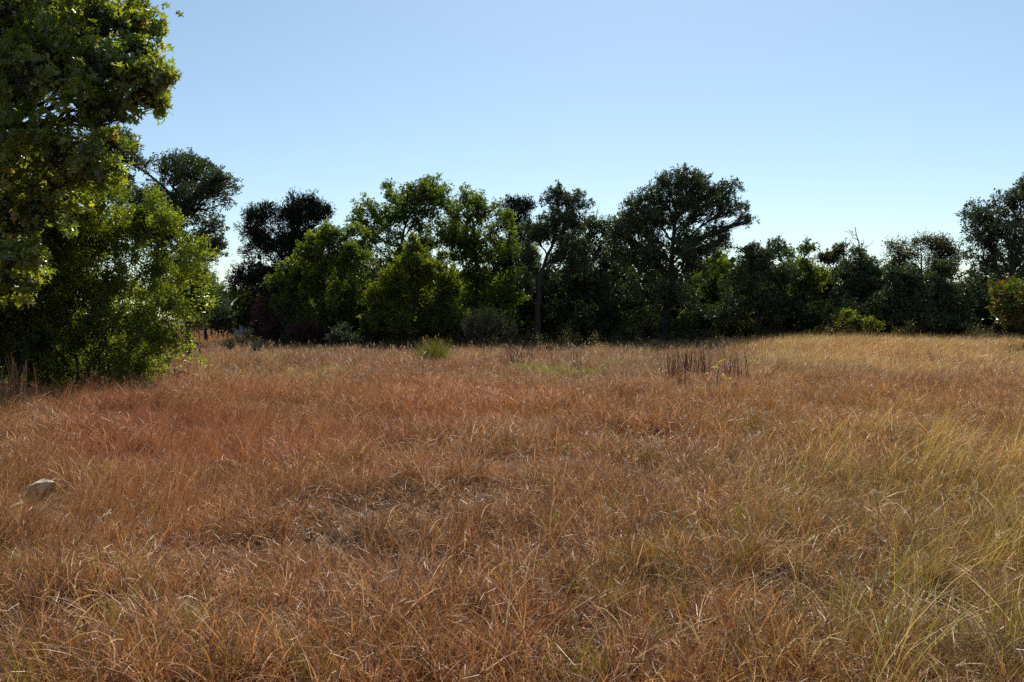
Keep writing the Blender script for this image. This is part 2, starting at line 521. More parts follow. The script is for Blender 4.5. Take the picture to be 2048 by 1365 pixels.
make_tree('juniper_tree', 'dark juniper with feathery lumpy crown beside the bright sky gap', 'tree', 570, 48,
          [(622, 428, 40), (578, 450, 36), (532, 443, 30), (506, 470, 24), (516, 500, 34), (560, 510, 38), (645, 446, 26), (604, 500, 34), (500, 560, 30), (482, 574, 14), (530, 556, 30), (545, 604, 32), (590, 570, 36)],
          'juniper', 26000, 0.14, per=18, tl=0.42, narrow=0.2, along=1.5, flat=0.1, trunk_r=0.2, trunk=[(572, 620), (575, 540), (600, 450)], gap=0.3, sub=0.34, group=G_LINE, up=0.7)
make_tree('ash_tree', 'light green leafy tree overlapping the right side of the dark juniper', 'tree', 640, 43,
          [(652, 474, 24), (678, 486, 26), (704, 466, 22), (622, 500, 24), (640, 516, 28), (584, 538, 22), (604, 552, 24), (554, 566, 18), (660, 552, 34), (710, 530, 36), (625, 590, 30), (580, 590, 26), (690, 610, 44), (600, 636, 36), (650, 640, 36), (556, 612, 18)],
          leaves=28000, trunk_r=0.13, trunk=[(645, 620), (650, 540), (660, 490)], gap=0.25, sub=0.34, group=G_LINE, **GRN)
make_tree('elm_tree', 'tall green tree with the highest lumpy top left of centre', 'tree', 790, 48,
          [(862, 378, 28), (884, 402, 24), (832, 402, 38), (786, 406, 28), (748, 428, 32), (724, 452, 18), (782, 450, 40), (850, 444, 46), (742, 492, 40), (804, 512, 50), (724, 532, 30), (770, 580, 44), (730, 620, 40), (884, 484, 44), (840, 540, 50), (880, 600, 44), (700, 580, 36)],
          leaves=36000, trunk_r=0.16, trunk=[(792, 620), (796, 520), (815, 440)], sub=0.36, gap=0.15, group=G_LINE, **{**GRN, 'kind': 'green'})
make_tree('elm_tree', 'green tree with a narrow pointed top right of the tallest lumpy tree', 'tree', 955, 47,
          [(931, 396, 20), (926, 430, 40), (972, 432, 34), (1012, 456, 30), (962, 492, 50), (1012, 520, 38), (930, 540, 50), (990, 580, 46), (940, 612, 46), (900, 480, 36), (1020, 600, 36), (1040, 520, 30), (890, 420, 22), (1000, 640, 40)],
          leaves=28000, trunk_r=0.16, trunk=[(955, 620), (952, 520), (945, 440)], sub=0.38, group=G_LINE, **GRN)
make_tree('elm_tree', 'yellowish green shorter tree standing in front of the tall green pair', 'tree', 825, 41,
          [(824, 486, 11), (832, 508, 16), (818, 530, 22), (846, 540, 20), (784, 556, 22), (808, 572, 24), (872, 552, 24), (894, 570, 20), (756, 590, 20), (776, 616, 30), (836, 600, 36), (888, 606, 26), (910, 580, 12), (800, 646, 36), (860, 646, 36), (750, 650, 20), (905, 640, 22)],
          leaves=23000, trunk_r=0.10, trunk=[(828, 610), (826, 540)], sub=0.33, gap=0.2, group=G_LINE, **YG)
make_tree('juniper_tree', 'dark spiky juniper top poking up behind the two leafy trees', 'tree', 1042, 56,
          [(1040, 424, 18), (1022, 416, 9), (1052, 420, 10), (1046, 462, 26), (1040, 520, 36), (1045, 590, 44)],
          'juniper', 9000, 0.17, per=18, tl=0.5, narrow=0.18, along=1.8, flat=0.1, trunk_r=0.15, group=G_LINE, up=0.8)
make_tree('live_oak_tree', 'dark live oak with a slender bare leaning trunk at mid field edge', 'tree', 1075, 44,
          [(1090, 470, 26), (1120, 520, 24), (1112, 402, 24), (1146, 410, 24), (1102, 440, 34), (1146, 450, 32), (1066, 480, 30), (1140, 492, 32), (1058, 522, 22), (1160, 536, 28), (1040, 566, 20)],
          leaves=24000, trunk_r=0.17, trunk=[(1075, 640), (1076, 600), (1080, 548), (1096, 506), (1112, 468), (1120, 430)], group=G_LINE, **LIVE)
make_tree('live_oak_tree', 'low grey green oak filling the dip between the slender and the spreading oak', 'tree', 1200, 50,
          [(1195, 450, 30), (1226, 458, 30), (1190, 500, 40), (1230, 530, 46), (1170, 560, 36), (1210, 602, 46), (1160, 622, 40), (1245, 470, 30), (1180, 478, 40), (1120, 560, 42), (1150, 604, 40), (1050, 545, 34), (1080, 600, 40), (1130, 510, 34)],
          leaves=34000, trunk_r=0.16, group=G_LINE, **LIVE)
make_tree('live_oak_tree', 'big spreading live oak, the tallest right of centre, with limbs reaching right', 'tree', 1325, 45,
          [(1346, 364, 32), (1386, 384, 34), (1310, 400, 38), (1272, 420, 28), (1250, 446, 18), (1430, 388, 28), (1462, 424, 28), (1492, 444, 16), (1410, 430, 36), (1346, 430, 48), (1290, 470, 44), (1432, 464, 20), (1380, 474, 30), (1260, 512, 34), (1310, 530, 40), (1385, 535, 34), (1285, 590, 44), (1375, 600, 44), (1260, 450, 30), (1238, 470, 22), (1320, 370, 22), (1450, 400, 26), (1400, 400, 30), (1300, 440, 36), (1296, 516, 40, -0.9), (1386, 516, 34, -0.9), (1330, 596, 34, -0.9), (1436, 486, 22), (1350, 500, 26, -0.8)],
          leaves=60000, trunk_r=0.22, trunk=[(1328, 640), (1332, 600), (1342, 540), (1347, 480), (1350, 420)], limbs=8, group=G_LINE, **LIVE)
make_tree('oak_tree', 'mid green oak partly hidden under the reaching limbs of the tallest oak', 'tree', 1425, 50,
          [(1428, 500, 26), (1420, 540, 40), (1444, 590, 42), (1400, 620, 40)],
          leaves=14000, trunk_r=0.14, group=G_LINE, **{**LIVE, 'kind': 'green', 'leaf': 0.08})
make_tree('live_oak_tree', 'dark rounded live oak directly right of the tallest oak, below the open sky', 'tree', 1515, 44,
          [(1500, 512, 26), (1542, 506, 22), (1522, 550, 40), (1480, 562, 34), (1562, 560, 28), (1510, 610, 46), (1462, 622, 36), (1556, 626, 34)],
          leaves=26000, trunk_r=0.16, trunk=[(1518, 620), (1510, 550)], group=G_LINE, **LIVE)
make_tree('elm_tree', 'slim bright green tree with twin knobby tops among the dark oaks', 'tree', 1605, 46,
          [(1606, 504, 15), (1582, 508, 11), (1600, 540, 30), (1572, 552, 24), (1622, 580, 36), (1590, 622, 36), (1560, 590, 24)],
          leaves=14000, trunk_r=0.11, trunk=[(1610, 610), (1604, 530)], group=G_LINE, **GRN)
make_tree('elm_tree', 'thin green tree with ragged top just left of the bare snag', 'tree', 1668, 48,
          [(1682, 508, 17), (1660, 520, 18), (1650, 550, 24), (1688, 546, 20), (1655, 600, 34), (1680, 640, 30)],
          leaves=10000, trunk_r=0.10, gap=0.3, group=G_LINE, **{**GRN, 'kind': 'olive'})
make_tree('live_oak_tree', 'dark dense live oak in front of the bare grey snag', 'tree', 1725, 44.5,
          [(1712, 540, 28), (1746, 534, 26), (1690, 582, 34), (1742, 592, 42), (1682, 632, 30), (1770, 560, 22)],
          leaves=22000, trunk_r=0.15, group=G_LINE, **LIVE)
make_tree('oak_tree', 'brownish olive tree with thin see-through top near the right', 'tree', 1845, 53,
          [(1788, 506, 16), (1842, 492, 26), (1872, 508, 26), (1900, 522, 20), (1820, 530, 30), (1880, 546, 30), (1786, 540, 24), (1845, 590, 46)],
          leaves=13000, trunk_r=0.13, gap=0.4, sub=0.3, group=G_LINE, kind='olive', leaf=0.085, per=10, tl=0.45)
make_tree('live_oak_tree', 'glossy low oak below the thin brownish tree, leaves down to the grass', 'tree', 1845, 41,
          [(1810, 566, 34), (1852, 588, 46), (1792, 612, 40), (1892, 602, 40), (1842, 642, 42), (1900, 642, 36), (1790, 652, 26), (1870, 548, 24)],
          leaves=28000, trunk_r=0.15, group=G_LINE, **{**LIVE, 'leaf': 0.085})
make_tree('live_oak_tree', 'large tall oak cut by the right edge of the photo', 'tree', 2010, 42,
          [(1960, 430, 32), (1996, 402, 28), (2036, 386, 28), (2084, 380, 42), (1946, 474, 26), (2000, 460, 50), (2054, 460, 52), (1972, 520, 40), (2042, 530, 52), (1956, 580, 40), (2012, 592, 46), (2062, 602, 52), (2112, 480, 66), (1934, 614, 30), (2130, 590, 60)],
          leaves=42000, trunk_r=0.22, trunk=[(2015, 620), (2020, 540), (2030, 450)], group=G_LINE, **LIVE)
make_tree('oak_sapling', 'bushy young oak with green, yellow and orange leaves at the right edge', 'tree', 2075, 29,
          [(2006, 596, 15), (2022, 584, 11), (2034, 612, 22), (2024, 640, 17), (2062, 622, 26), (2064, 588, 18), (2000, 622, 10), (2044, 652, 22), (2090, 600, 40), (2085, 650, 36)],
          leaves=3600, trunk_r=0.03, stems=3, per=9, tl=0.3, kind='autumn', leaf=0.14, narrow=0.55, limb_r=0.7, sub=0.34)
make_tree('shrub', 'small bright green shrub under the dark oaks right of centre', 'shrub', 1710, 39,
          [(1706, 642, 7), (1728, 648, 7), (1690, 655, 6), (1714, 662, 10), (1700, 632, 4), (1740, 654, 5)],
          leaves=480, trunk_r=0.025, stems=3, per=9, tl=0.25, kind='yellow_green', leaf=0.10, gap=0.4)
make_tree('sage_shrub', 'grey green feathery shrub at the foot of the tree line near centre', 'shrub', 970, 38,
          [(958, 654, 12), (988, 662, 14), (936, 668, 12), (1016, 672, 10), (974, 638, 7), (1002, 650, 7), (944, 648, 6)],
          leaves=2600, trunk_r=0.02, stems=6, per=14, tl=0.55, kind='sage', leaf=0.05, narrow=0.35, up=1.1, along=1.0, gap=0.3)
make_tree('sumac_shrub', 'dark red leaved shrub below the juniper', 'shrub', 520, 42,
          [(520, 634, 18), (544, 662, 18), (502, 664, 14), (556, 640, 10), (524, 610, 10), (536, 676, 14)],
          leaves=2000, trunk_r=0.03, stems=4, per=9, tl=0.3, kind='sumac', leaf=0.10, narrow=0.35)
make_tree('sumac_shrub', 'low dark red shrub below the light green tree, right of the taller red one', 'shrub', 622, 41,
          [(612, 668, 15), (640, 674, 13), (594, 676, 10), (625, 655, 9)],
          leaves=1300, trunk_r=0.025, stems=4, per=9, tl=0.3, kind='sumac', leaf=0.10, narrow=0.35)
make_tree('weed_shrub', 'pale green leafy weed at field edge below the yellowish tree', 'shrub', 682, 37,
          [(676, 672, 7), (694, 678, 6), (662, 682, 6), (684, 660, 4), (708, 682, 5)],
          leaves=300, trunk_r=0.010, stems=5, per=8, tl=0.28, gap=0.4, kind='sage', leaf=0.07, up=0.9)
make_tree('weed_shrub', 'loose green weed at the field edge in front of the red shrub', 'shrub', 486, 31,
          [(482, 682, 6), (472, 694, 6), (500, 694, 7), (490, 672, 4), (512, 698, 5)],
          leaves=260, trunk_r=0.008, stems=5, per=8, tl=0.24, gap=0.4, kind='sage', leaf=0.06, up=0.9)

# ---------------------------------------------------------------- left side
make_tree('live_oak_tree', 'dark live oak behind the large left shrub, drooping limb over the sky gap', 'tree', 300, 30,
          [(342, 352, 52), (398, 352, 50), (436, 378, 34), (390, 420, 56), (332, 420, 58), (422, 462, 30), (396, 500, 36), (428, 524, 22), (436, 500, 16), (232, 312, 50), (220, 370, 50), (280, 404, 36), (160, 330, 70), (300, 480, 60), (460, 366, 12)],
          leaves=44000, trunk_r=0.25, trunk=[(302, 640), (310, 560), (330, 460), (350, 400)], base_px=300, limbs=8, kind='live_oak', leaf=0.085, narrow=0.5, per=14, tl=0.17, sub=0.38, gap=0.1)
make_tree('elm_tree', 'green tree right behind the large left shrub, beside the sky gap', 'tree', 378, 28,
          [(386, 582, 32), (368, 544, 30), (404, 612, 16), (370, 620, 34), (340, 590, 40)],
          leaves=16000, trunk_r=0.10, kind='green', leaf=0.07, per=12, tl=0.28)
make_tree('shrub', 'small yellow green shrub at the foot of the tree beside the sky gap', 'shrub', 394, 33,
          [(392, 640, 11), (398, 652, 11), (386, 656, 10)],
          leaves=900, trunk_r=0.02, stems=3, per=9, tl=0.2, kind='autumn', leaf=0.07)
make_tree('oak_tree', 'dim dark tree behind the sky gap, left of the rounded shrub', 'tree', 412, 48,
          [(404, 566, 26), (424, 596, 24), (400, 620, 34)],
          leaves=8000, trunk_r=0.12, **LIVE)
make_tree('shrub', 'rounded olive green shrub at the end of the open strip', 'shrub', 438, 60,
          [(438, 626, 30), (420, 642, 22), (456, 644, 24), (440, 650, 26)],
          leaves=9000, trunk_r=0.06, stems=4, per=12, tl=0.35, kind='sage', leaf=0.10)
make_tree('oak_tree', 'distant low tree at the bottom of the sky gap', 'tree', 462, 95,
          [(434, 596, 20), (462, 594, 12), (482, 608, 20), (450, 620, 26), (500, 600, 24)],
          leaves=8000, trunk_r=0.18, kind='live_oak', leaf=0.16, per=12, tl=0.6)
make_tree('shrub', 'small bright green shrub between the rounded shrub and the juniper', 'shrub', 494, 52,
          [(490, 612, 17), (498, 630, 16)],
          leaves=2500, trunk_r=0.04, stems=3, per=10, tl=0.35, kind='green', leaf=0.10)
make_tree('elm_tree', 'sunlit green tree between the red oak and the large left shrub', 'tree', 130, 16.0,
          [(92, 430, 78), (186, 420, 58), (130, 380, 60), (60, 500, 84), (214, 398, 36), (10, 420, 90), (150, 490, 60), (20, 560, 70), (110, 560, 50), (40, 350, 60), (10, 660, 80), (70, 690, 60), (-60, 640, 90), (-30, 730, 60)],
          leaves=44000, trunk_r=0.035, kind='yellow_green', leaf=0.065, per=12, tl=0.17, gap=0.1, trunk=[(60, 640), (90, 540), (120, 420)], base_px=20, limbs=3)
make_tree('large_shrub', 'large glossy green shrub reaching to the grass at left', 'shrub', 200, 17,
          [(292, 458, 62), (250, 470, 60), (332, 556, 64), (232, 530, 90), (158, 500, 80), (342, 638, 50), (252, 640, 96), (120, 590, 110), (60, 640, 110), (322, 694, 46), (345, 690, 28), (150, 690, 80), (30, 700, 70), (-70, 600, 140), (282, 716, 46), (300, 420, 30), (60, 730, 60), (190, 736, 50), (-40, 730, 70), (110, 740, 50), (250, 742, 36), (20, 660, 80), (180, 620, 70), (60, 772, 46), (150, 774, 44), (240, 768, 38), (300, 752, 32), (-30, 772, 60)],
          leaves=106000, trunk_r=0.025, stems=9, kind='shrub', leaf=0.062, narrow=0.5, per=14, tl=0.15, shape='simple', limb_r=0.5, sub=0.34, depth=0.9, up=0.8)

# the red oak in front: big lobed leaves, the ones that show best each an object of its own
def make_red_oak():
    r = np.random.default_rng(21)
    d = 12.5
    g = ground_at(-110, d)
    root = thing('red_oak_tree', 'tall red oak with large lobed leaves filling the upper left corner', 'tree', g)
    lobes = [(40, 60, 165), (196, 36, 80), (130, 190, 120), (110, 110, 90), (60, 170, 90), (150, 130, 70), (236, 150, 62), (304, 172, 38), (326, 178, 18), (308, 205, 18), (284, 130, 24), (290, 150, 26), (60, 320, 115), (165, 320, 74), (20, 460, 90), (26, 580, 58), (-120, 100, 220),
             (-150, 350, 200), (90, -100, 120), (-80, -160, 150), (-110, 520, 150), (90, 420, 70), (60, 520, 44), (120, 350, 60), (215, 230, 45), (265, 60, 34), (284, 110, 24), (250, 20, 44), (240, 250, 36), (212, 296, 36), (190, 350, 46)]
    s = d / F
    LL = []
    for l in lobes:
        c = at(l[0], l[1], d) + np.array([0, r.normal(0, 0.3), 0]) - g
        rad = l[2] * s * 0.92
        LL.append((c, rad * 1.06, rad * 0.5, rad * 1.04))
    B, D, T, SC, SL = make_twigs(LL, 3700, r, 0.32, 0.1, 0.0, 1.7)
    C, nrm, dd, ln, wd, t = twig_leaves(B, D, T, 9, 0.18, 0.112, r, 0.35, 0.85, 0.35, 0.8)
    wp = C + g
    px = HX + wp[:, 0] / wp[:, 1] * F; py = HY - (wp[:, 2] - EYE) / wp[:, 1] * F
    inside = (px > 2) & (px < 400) & (py > 2) & (py < 760)
    cell = (np.floor(px / 15) * 1000 + np.floor(py / 15)).astype(int)
    order = np.argsort(wp[:, 1] - ln * 3)
    seen, pick = set(), []
    for i in order:
        if inside[i] and cell[i] not in seen:
            seen.add(cell[i]); pick.append(i)
            if len(pick) == 300:
                break
    pick = np.array(pick)
    rest = np.ones(len(C), bool); rest[pick] = False
    tv = np.array([(0, -0.1, 0), (-0.40, 0.2, 0.1), (-0.10, 0.40, 0.0), (-0.56, 0.60, 0.1), (-0.11, 0.70, -0.02), (0, 1.02, -0.1),
                   (0.11, 0.70, -0.02), (0.56, 0.60, 0.1), (0.10, 0.40, 0.0), (0.40, 0.2, 0.1)])
    tf = np.array([(0, 2, 1), (0, 8, 2), (0, 9, 8), (2, 4, 3), (2, 8, 6), (2, 6, 4), (8, 7, 6), (4, 6, 5)])
    tmpl = (tv, tf)
    obj('crown', leaves_mesh('crown', C[rest], nrm[rest], dd[rest], ln[rest], wd[rest], t[rest], LM['red_oak'], template=tmpl), root, 'stuff')
    variants = []
    for k in range(10):
        tv, tf = oak_leaf(0.025, r)
        variants.append(mesh_from('leaf', tv, tf, LM['red_oak'], tint=np.full(len(tv), 0.15 + 0.085 * k)))
    R = leaf_frames(nrm, dd)
    for i in pick:
        o = obj('leaf', variants[int(np.clip(t[i] * 10, 0, 9))], root)
        M = Matrix([[R[i, a, 0] * wd[i], R[i, a, 1] * ln[i], R[i, a, 2] * ln[i], C[i, a]] for a in range(3)] + [[0, 0, 0, 1]])
        o.matrix_local = M
    # wood
    tp = wobble([(0, 0, -0.2), (0.05, 0.1, 2.0), (0.3, 0.1, 4.2), (0.6, 0, 6.6)], 0.03, 16, r)
    V, Q = tube(tp, 0.20 * (np.linspace(1, 0.3, 16) + 0.5 * np.exp(-np.linspace(0, 10, 16))), 10)
    obj('trunk', mesh_from('trunk', V, Q, M_BARK, smooth=True), root)
    small, starts = [], {}
    for n_, (li) in enumerate(np.argsort([-l[1] for l in LL])):
        c = LL[li][0]
        k = int(np.argmin(np.abs(tp[:, 2] - np.clip(c[2] - 0.35 * np.linalg.norm(c[:2]), 1.2, 6.4))))
        p = wobble([tp[k], tp[k] * 0.5 + c * 0.5 + np.array([0, 0, 0.15]) + r.normal(0, 0.22, 3), c], 0.07, 10, r)
        starts[li] = p
        tb = tube(p, np.linspace(0.038, 0.011, 10), 7)
        if n_ < 8:
            obj('limb', mesh_from('limb', tb[0], tb[1], M_BARK, smooth=True), root)
        else:
            small.append(tb)
    for q, li in zip(SC, SL):
        p0 = starts[li][r.integers(7, 10)]
        small.append(tube(wobble([p0, (p0 + q) / 2 + r.normal(0, 0.10, 3), q], 0.03, 6, r), np.linspace(0.009, 0.003, 6), 4))
    for q, dv in zip(B[::5], D[::5]):
        small.append(tube(np.array([q - dv * 0.12, q + dv * 0.1, q + dv * 0.3]), [0.005, 0.0035, 0.002], 3))
    V, Q = merge(small)
    obj('branches', mesh_from('branches', V, Q, M_BARK), root, 'stuff')
make_red_oak()

# woodland behind and undergrowth below the tree line: masses nobody could count
def foliage_mass(name, label, spots, n, leaf, mat, seed, per=10, tl=0.5):
    r = np.random.default_rng(seed)
    B, D, T, SC, SL = make_twigs(spots, n // per, r, 0.45, 0.4)
    ok = B[:, 2] > H(B[:, 0], B[:, 1]) + 0.05
    C, nrm, dd, ln, wd, t = twig_leaves(B[ok], D[ok], T[ok], per, tl, leaf, r, 0.1, 0.55)
    o = obj(name, leaves_mesh(name, C, nrm, dd, ln, wd, t, LM[mat]), kind='stuff')
    o['label'] = label

def wood_spots():
    r = np.random.default_rng(5)
    out = []
    for row, (d0, zt) in enumerate([(52, 3.6), (56, 4.6), (61, 5.2)]):
        for px in np.arange(530 + row * 20, 2300, 62):
            d = d0 + r.normal(0, 1.2)
            x = (px + r.normal(0, 12) - HX) / F * d
            top = zt * (0.8 + 0.35 * r.random())
            if 1490 < px < 1960:
                top *= 0.78
            for z in np.arange(0.5, top, 1.1):
                out.append((np.array([x + r.normal(0, 0.3), d + r.normal(0, 0.4), z]), 1.2, 1.2, 0.9))
    return out
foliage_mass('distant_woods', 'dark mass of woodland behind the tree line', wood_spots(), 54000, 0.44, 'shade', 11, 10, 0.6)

def under_spots():
    r = np.random.default_rng(6)
    out = []
    for px in np.arange(560, 2120, 21):
        if 1000 < px < 1160 and r.random() < 0.3:
            continue
        d = 46.5 + r.normal(0, 1.2) - (4 if px > 1600 else 0)
        x = (px - HX) / F * d
        hgt = 0.9 + 1.3 * r.random()
        for z in np.arange(0.35, hgt, 0.55):
            out.append((np.array([x + r.normal(0, 0.2), d + r.normal(0, 0.3), z + Hf(x, d)]), 0.55, 0.55, 0.5))
    return out
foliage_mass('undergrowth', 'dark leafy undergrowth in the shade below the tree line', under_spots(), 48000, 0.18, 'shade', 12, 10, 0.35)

def left_under():
    r = np.random.default_rng(8)
    out = []
    for px in np.arange(-250, 330, 34):
        d = 22 + r.normal(0, 0.8)
        x = (px - HX) / F * d
        for z in np.arange(0.4, 2.6, 0.55):
            out.append((np.array([x + r.normal(0, 0.2), d + r.normal(0, 0.4), z]), 0.6, 0.6, 0.5))
    return out
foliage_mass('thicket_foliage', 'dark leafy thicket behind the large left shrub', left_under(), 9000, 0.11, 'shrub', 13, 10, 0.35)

def edge_spots():
    r = np.random.default_rng(15)
    out = []
    for px in np.arange(560, 2100, 15):
        if r.random() < 0.45:
            continue
        d = 41.5 + r.normal(0, 1.0) - (3 if px > 1600 else 0)
        x = (px - HX) / F * d
        z = Hf(x, d)
        hgt = 0.35 + 0.7 * r.random() ** 2
        for k in range(3):
            out.append((np.array([x + r.normal(0, 0.25), d + r.normal(0, 0.3), z + hgt * (0.3 + 0.35 * k)]), 0.22, 0.22, 0.28))
    return out
foliage_mass('edge_weeds', 'straggling green and olive weeds along the foot of the tree line', edge_spots(), 7000, 0.075, 'olive', 16, 8, 0.3)

# bare snags
def make_snag(label, px, d, path, twigs, seed):
    r = np.random.default_rng(seed)
    g = ground_at(px, d)
    root = thing('dead_tree', label, 'dead tree', g, 'bare snags above the oaks')
    tp = wobble([np.array([0, 0, -0.1])] + [at(a, b, d) - g for a, b in path], 0.03, 16, r)
    V, Q = tube(tp, np.linspace(0.11, 0.018, 16), 6)
    obj('trunk', mesh_from('trunk', V, Q, M_BARK_PALE, smooth=True), root)
    for k in range(twigs):
        a = tp[r.integers(8, 15)]
        v = norm(np.array([r.normal(), 0.5 * r.normal(), 0.5 + 0.4 * r.random()]))
        L = 0.35 + 0.5 * r.random()
        p = wobble([a, a + v * L * 0.5 + r.normal(0, 0.06, 3), a + v * L], 0.03, 7, r)
        tb = [tube(p, np.linspace(0.03, 0.008, 7), 5)]
        for q in range(2):
            b = p[r.integers(3, 7)]; w = norm(v + 0.9 * unit(1, r)[0])
            tb.append(tube(np.array([b, b + w * 0.12 + [0, 0, 0.02], b + w * 0.26]), [0.014, 0.010, 0.005], 4))
        V, Q = merge(tb)
        obj('limb', mesh_from('limb', V, Q, M_BARK_PALE, smooth=True), root)
make_snag('bare grey snag with forked twigs rising above the oaks', 1716, 47.5, [(1722, 560), (1720, 510), (1714, 478), (1708, 455)], 12, 31)
make_snag('short bare snag with one crooked twig left of the forked one', 1684, 49, [(1688, 560), (1686, 510), (1681, 482)], 4, 32)

# pale shed seen through the juniper
def make_shed():
    d = 66
    g = ground_at(545, d)
    root = thing('shed', 'pale grey shed half hidden behind the juniper and the red shrub', 'shed', g)
    m, nt, out = new_mat('pale_siding')
    tc = nt.nodes.new('ShaderNodeTexCoord')
    n = nt.nodes.new('ShaderNodeTexNoise'); n.inputs['Scale'].default_value = 2
    nt.links.new(tc.outputs['Object'], n.inputs['Vector'])
    rr = ramp(nt, [(0.3, (0.38, 0.40, 0.44)), (0.7, (0.5, 0.52, 0.56))])
    nt.links.new(n.outputs[0], rr.inputs[0])
    p = nt.nodes.new('ShaderNodeBsdfPrincipled'); p.inputs['Roughness'].default_value = 0.7
    nt.links.new(rr.outputs[0], p.inputs['Base Color']); nt.links.new(p.outputs[0], out.inputs['Surface'])
    w, l, h, k = 2.6, 2.0, 2.3, 3.1
    V = np.array([(-w, -l, -0.1), (w, -l, -0.1), (w, l, -0.1), (-w, l, -0.1), (-w, -l, h), (w, -l, h), (w, l, h), (-w, l, h), (-w, 0, k), (w, 0, k)], float)
    obj('wall', mesh_from('wall', V, [np.array([[0, 1, 5, 4], [2, 3, 7, 6], [0, 3, 2, 1]]), np.array([[1, 2, 6], [1, 6, 5], [5, 6, 9], [3, 0, 4], [3, 4, 7], [7, 4, 8]])], m), root)
    e = 0.25
    def slab(y0, z0, y1, z1):
        t = 0.08
        P = np.array([(-w - e, y0, z0), (w + e, y0, z0), (w + e, y1, z1), (-w - e, y1, z1), (-w - e, y0, z0 + t), (w + e, y0, z0 + t), (w + e, y1, z1 + t), (-w - e, y1, z1 + t)])
        return P, np.array([[0, 3, 2, 1], [4, 5, 6, 7], [0, 1, 5, 4], [1, 2, 6, 5], [2, 3, 7, 6], [3, 0, 4, 7]])
    V, Q = merge([slab(-l - e, h - 0.09, 0, k + 0.01), slab(l + e, h - 0.09, 0, k + 0.01)])
    obj('roof', mesh_from('roof', V, Q, m), root)
make_shed()

# ---------------------------------------------------------------- grass
PAL = {
    'red': [(0.28, 0.13, 0.062), (0.24, 0.11, 0.058), (0.36, 0.20, 0.10), (0.20, 0.10, 0.055), (0.31, 0.145, 0.052), (0.46, 0.32, 0.19), (0.27, 0.155, 0.05)],
    'mat': [(0.30, 0.145, 0.055), (0.24, 0.12, 0.05), (0.39, 0.22, 0.09), (0.52, 0.38, 0.22), (0.16, 0.085, 0.042), (0.36, 0.235, 0.11), (0.31, 0.17, 0.038), (0.20, 0.10, 0.05)],
    'green': [(0.24, 0.22, 0.03), (0.32, 0.25, 0.035), (0.18, 0.18, 0.025), (0.38, 0.24, 0.04), (0.36, 0.18, 0.04), (0.28, 0.17, 0.04)],
    'straw': [(0.52, 0.36, 0.14), (0.46, 0.30, 0.11), (0.56, 0.42, 0.20), (0.42, 0.26, 0.09), (0.42, 0.32, 0.08)],
    'gold': [(0.58, 0.41, 0.13), (0.54, 0.38, 0.10), (0.62, 0.48, 0.22), (0.42, 0.34, 0.07)],
    'pale': [(0.58, 0.48, 0.32), (0.50, 0.40, 0.25), (0.62, 0.54, 0.40)],
    'fresh': [(0.20, 0.22, 0.03), (0.27, 0.27, 0.035), (0.14, 0.17, 0.025), (0.34, 0.30, 0.045)],
    'purple': [(0.25, 0.15, 0.12), (0.30, 0.19, 0.14), (0.21, 0.12, 0.10), (0.34, 0.25, 0.18)],
    'brown': [(0.22, 0.075, 0.03), (0.28, 0.10, 0.04), (0.15, 0.055, 0.028), (0.30, 0.13, 0.055)],
}
def blades(n, r, spread, hmin, hmax, width, lean, curl, pal, seg=4, base_z=0.0, heads=0.0, wind=(0, 0)):
    """n grass blades as ribbons -> verts, quads, colours"""
    h = hmin + (hmax - hmin) * r.random(n)
    ang = r.random(n) * 2 * math.pi
    rad = spread * np.sqrt(r.random(n)); a2 = r.random(n) * 2 * math.pi
    base = np.stack([rad * np.cos(a2), rad * np.sin(a2), base_z * r.random(n)], -1)
    out = np.stack([np.cos(ang), np.sin(ang), np.zeros(n)], -1) + np.array([wind[0], wind[1], 0])
    tilt = np.abs(r.normal(0, lean, n)) + 0.04
    bend = curl * (0.3 + 1.0 * r.random(n))
    side = np.stack([-np.sin(ang), np.cos(ang), np.zeros(n)], -1)
    sideb = r.normal(0, 0.35 * curl, n)
    P = [base]
    dl = h / seg
    cur = base.copy()
    for k in range(seg):
        a = tilt + bend * (k / max(1, seg - 1)) ** 1.3
        step = out * np.sin(a)[:, None] + side * (np.sin(sideb * k / seg) * 0.5)[:, None] + np.array([0, 0, 1.0]) * np.cos(a)[:, None]
        cur = cur + step * dl[:, None]
        P.append(cur.copy())
    P = np.stack(P, 1)                                     # n, seg+1, 3
    tw = r.random(n) * 2 * math.pi
    wv = np.stack([np.cos(tw), np.sin(tw), r.normal(0, 0.3, n)], -1)
    w = width * (0.6 + 0.8 * r.random(n))
    prof = np.linspace(1, 0, seg + 1) ** 0.6 * 0.5
    prof[-1] = 0.06
    W = wv[:, None, :] * (w[:, None] * prof[None])[..., None]
    V = np.stack([P - W, P + W], 2).reshape(n, -1, 3)
    i = np.arange(seg)[:, None] * 2
    q = np.concatenate([i, i + 1, i + 3, i + 2], 1)
    Q = (q[None] + (np.arange(n) * (2 * (seg + 1)))[:, None, None]).reshape(-1, 4)
    pc = np.array(PAL[pal])[r.integers(0, len(PAL[pal]), n)] * (0.45 + 1.05 * r.random((n, 1)))
    C = np.repeat(pc, 2 * (seg + 1), 0)
    return V.reshape(-1, 3), Q, C

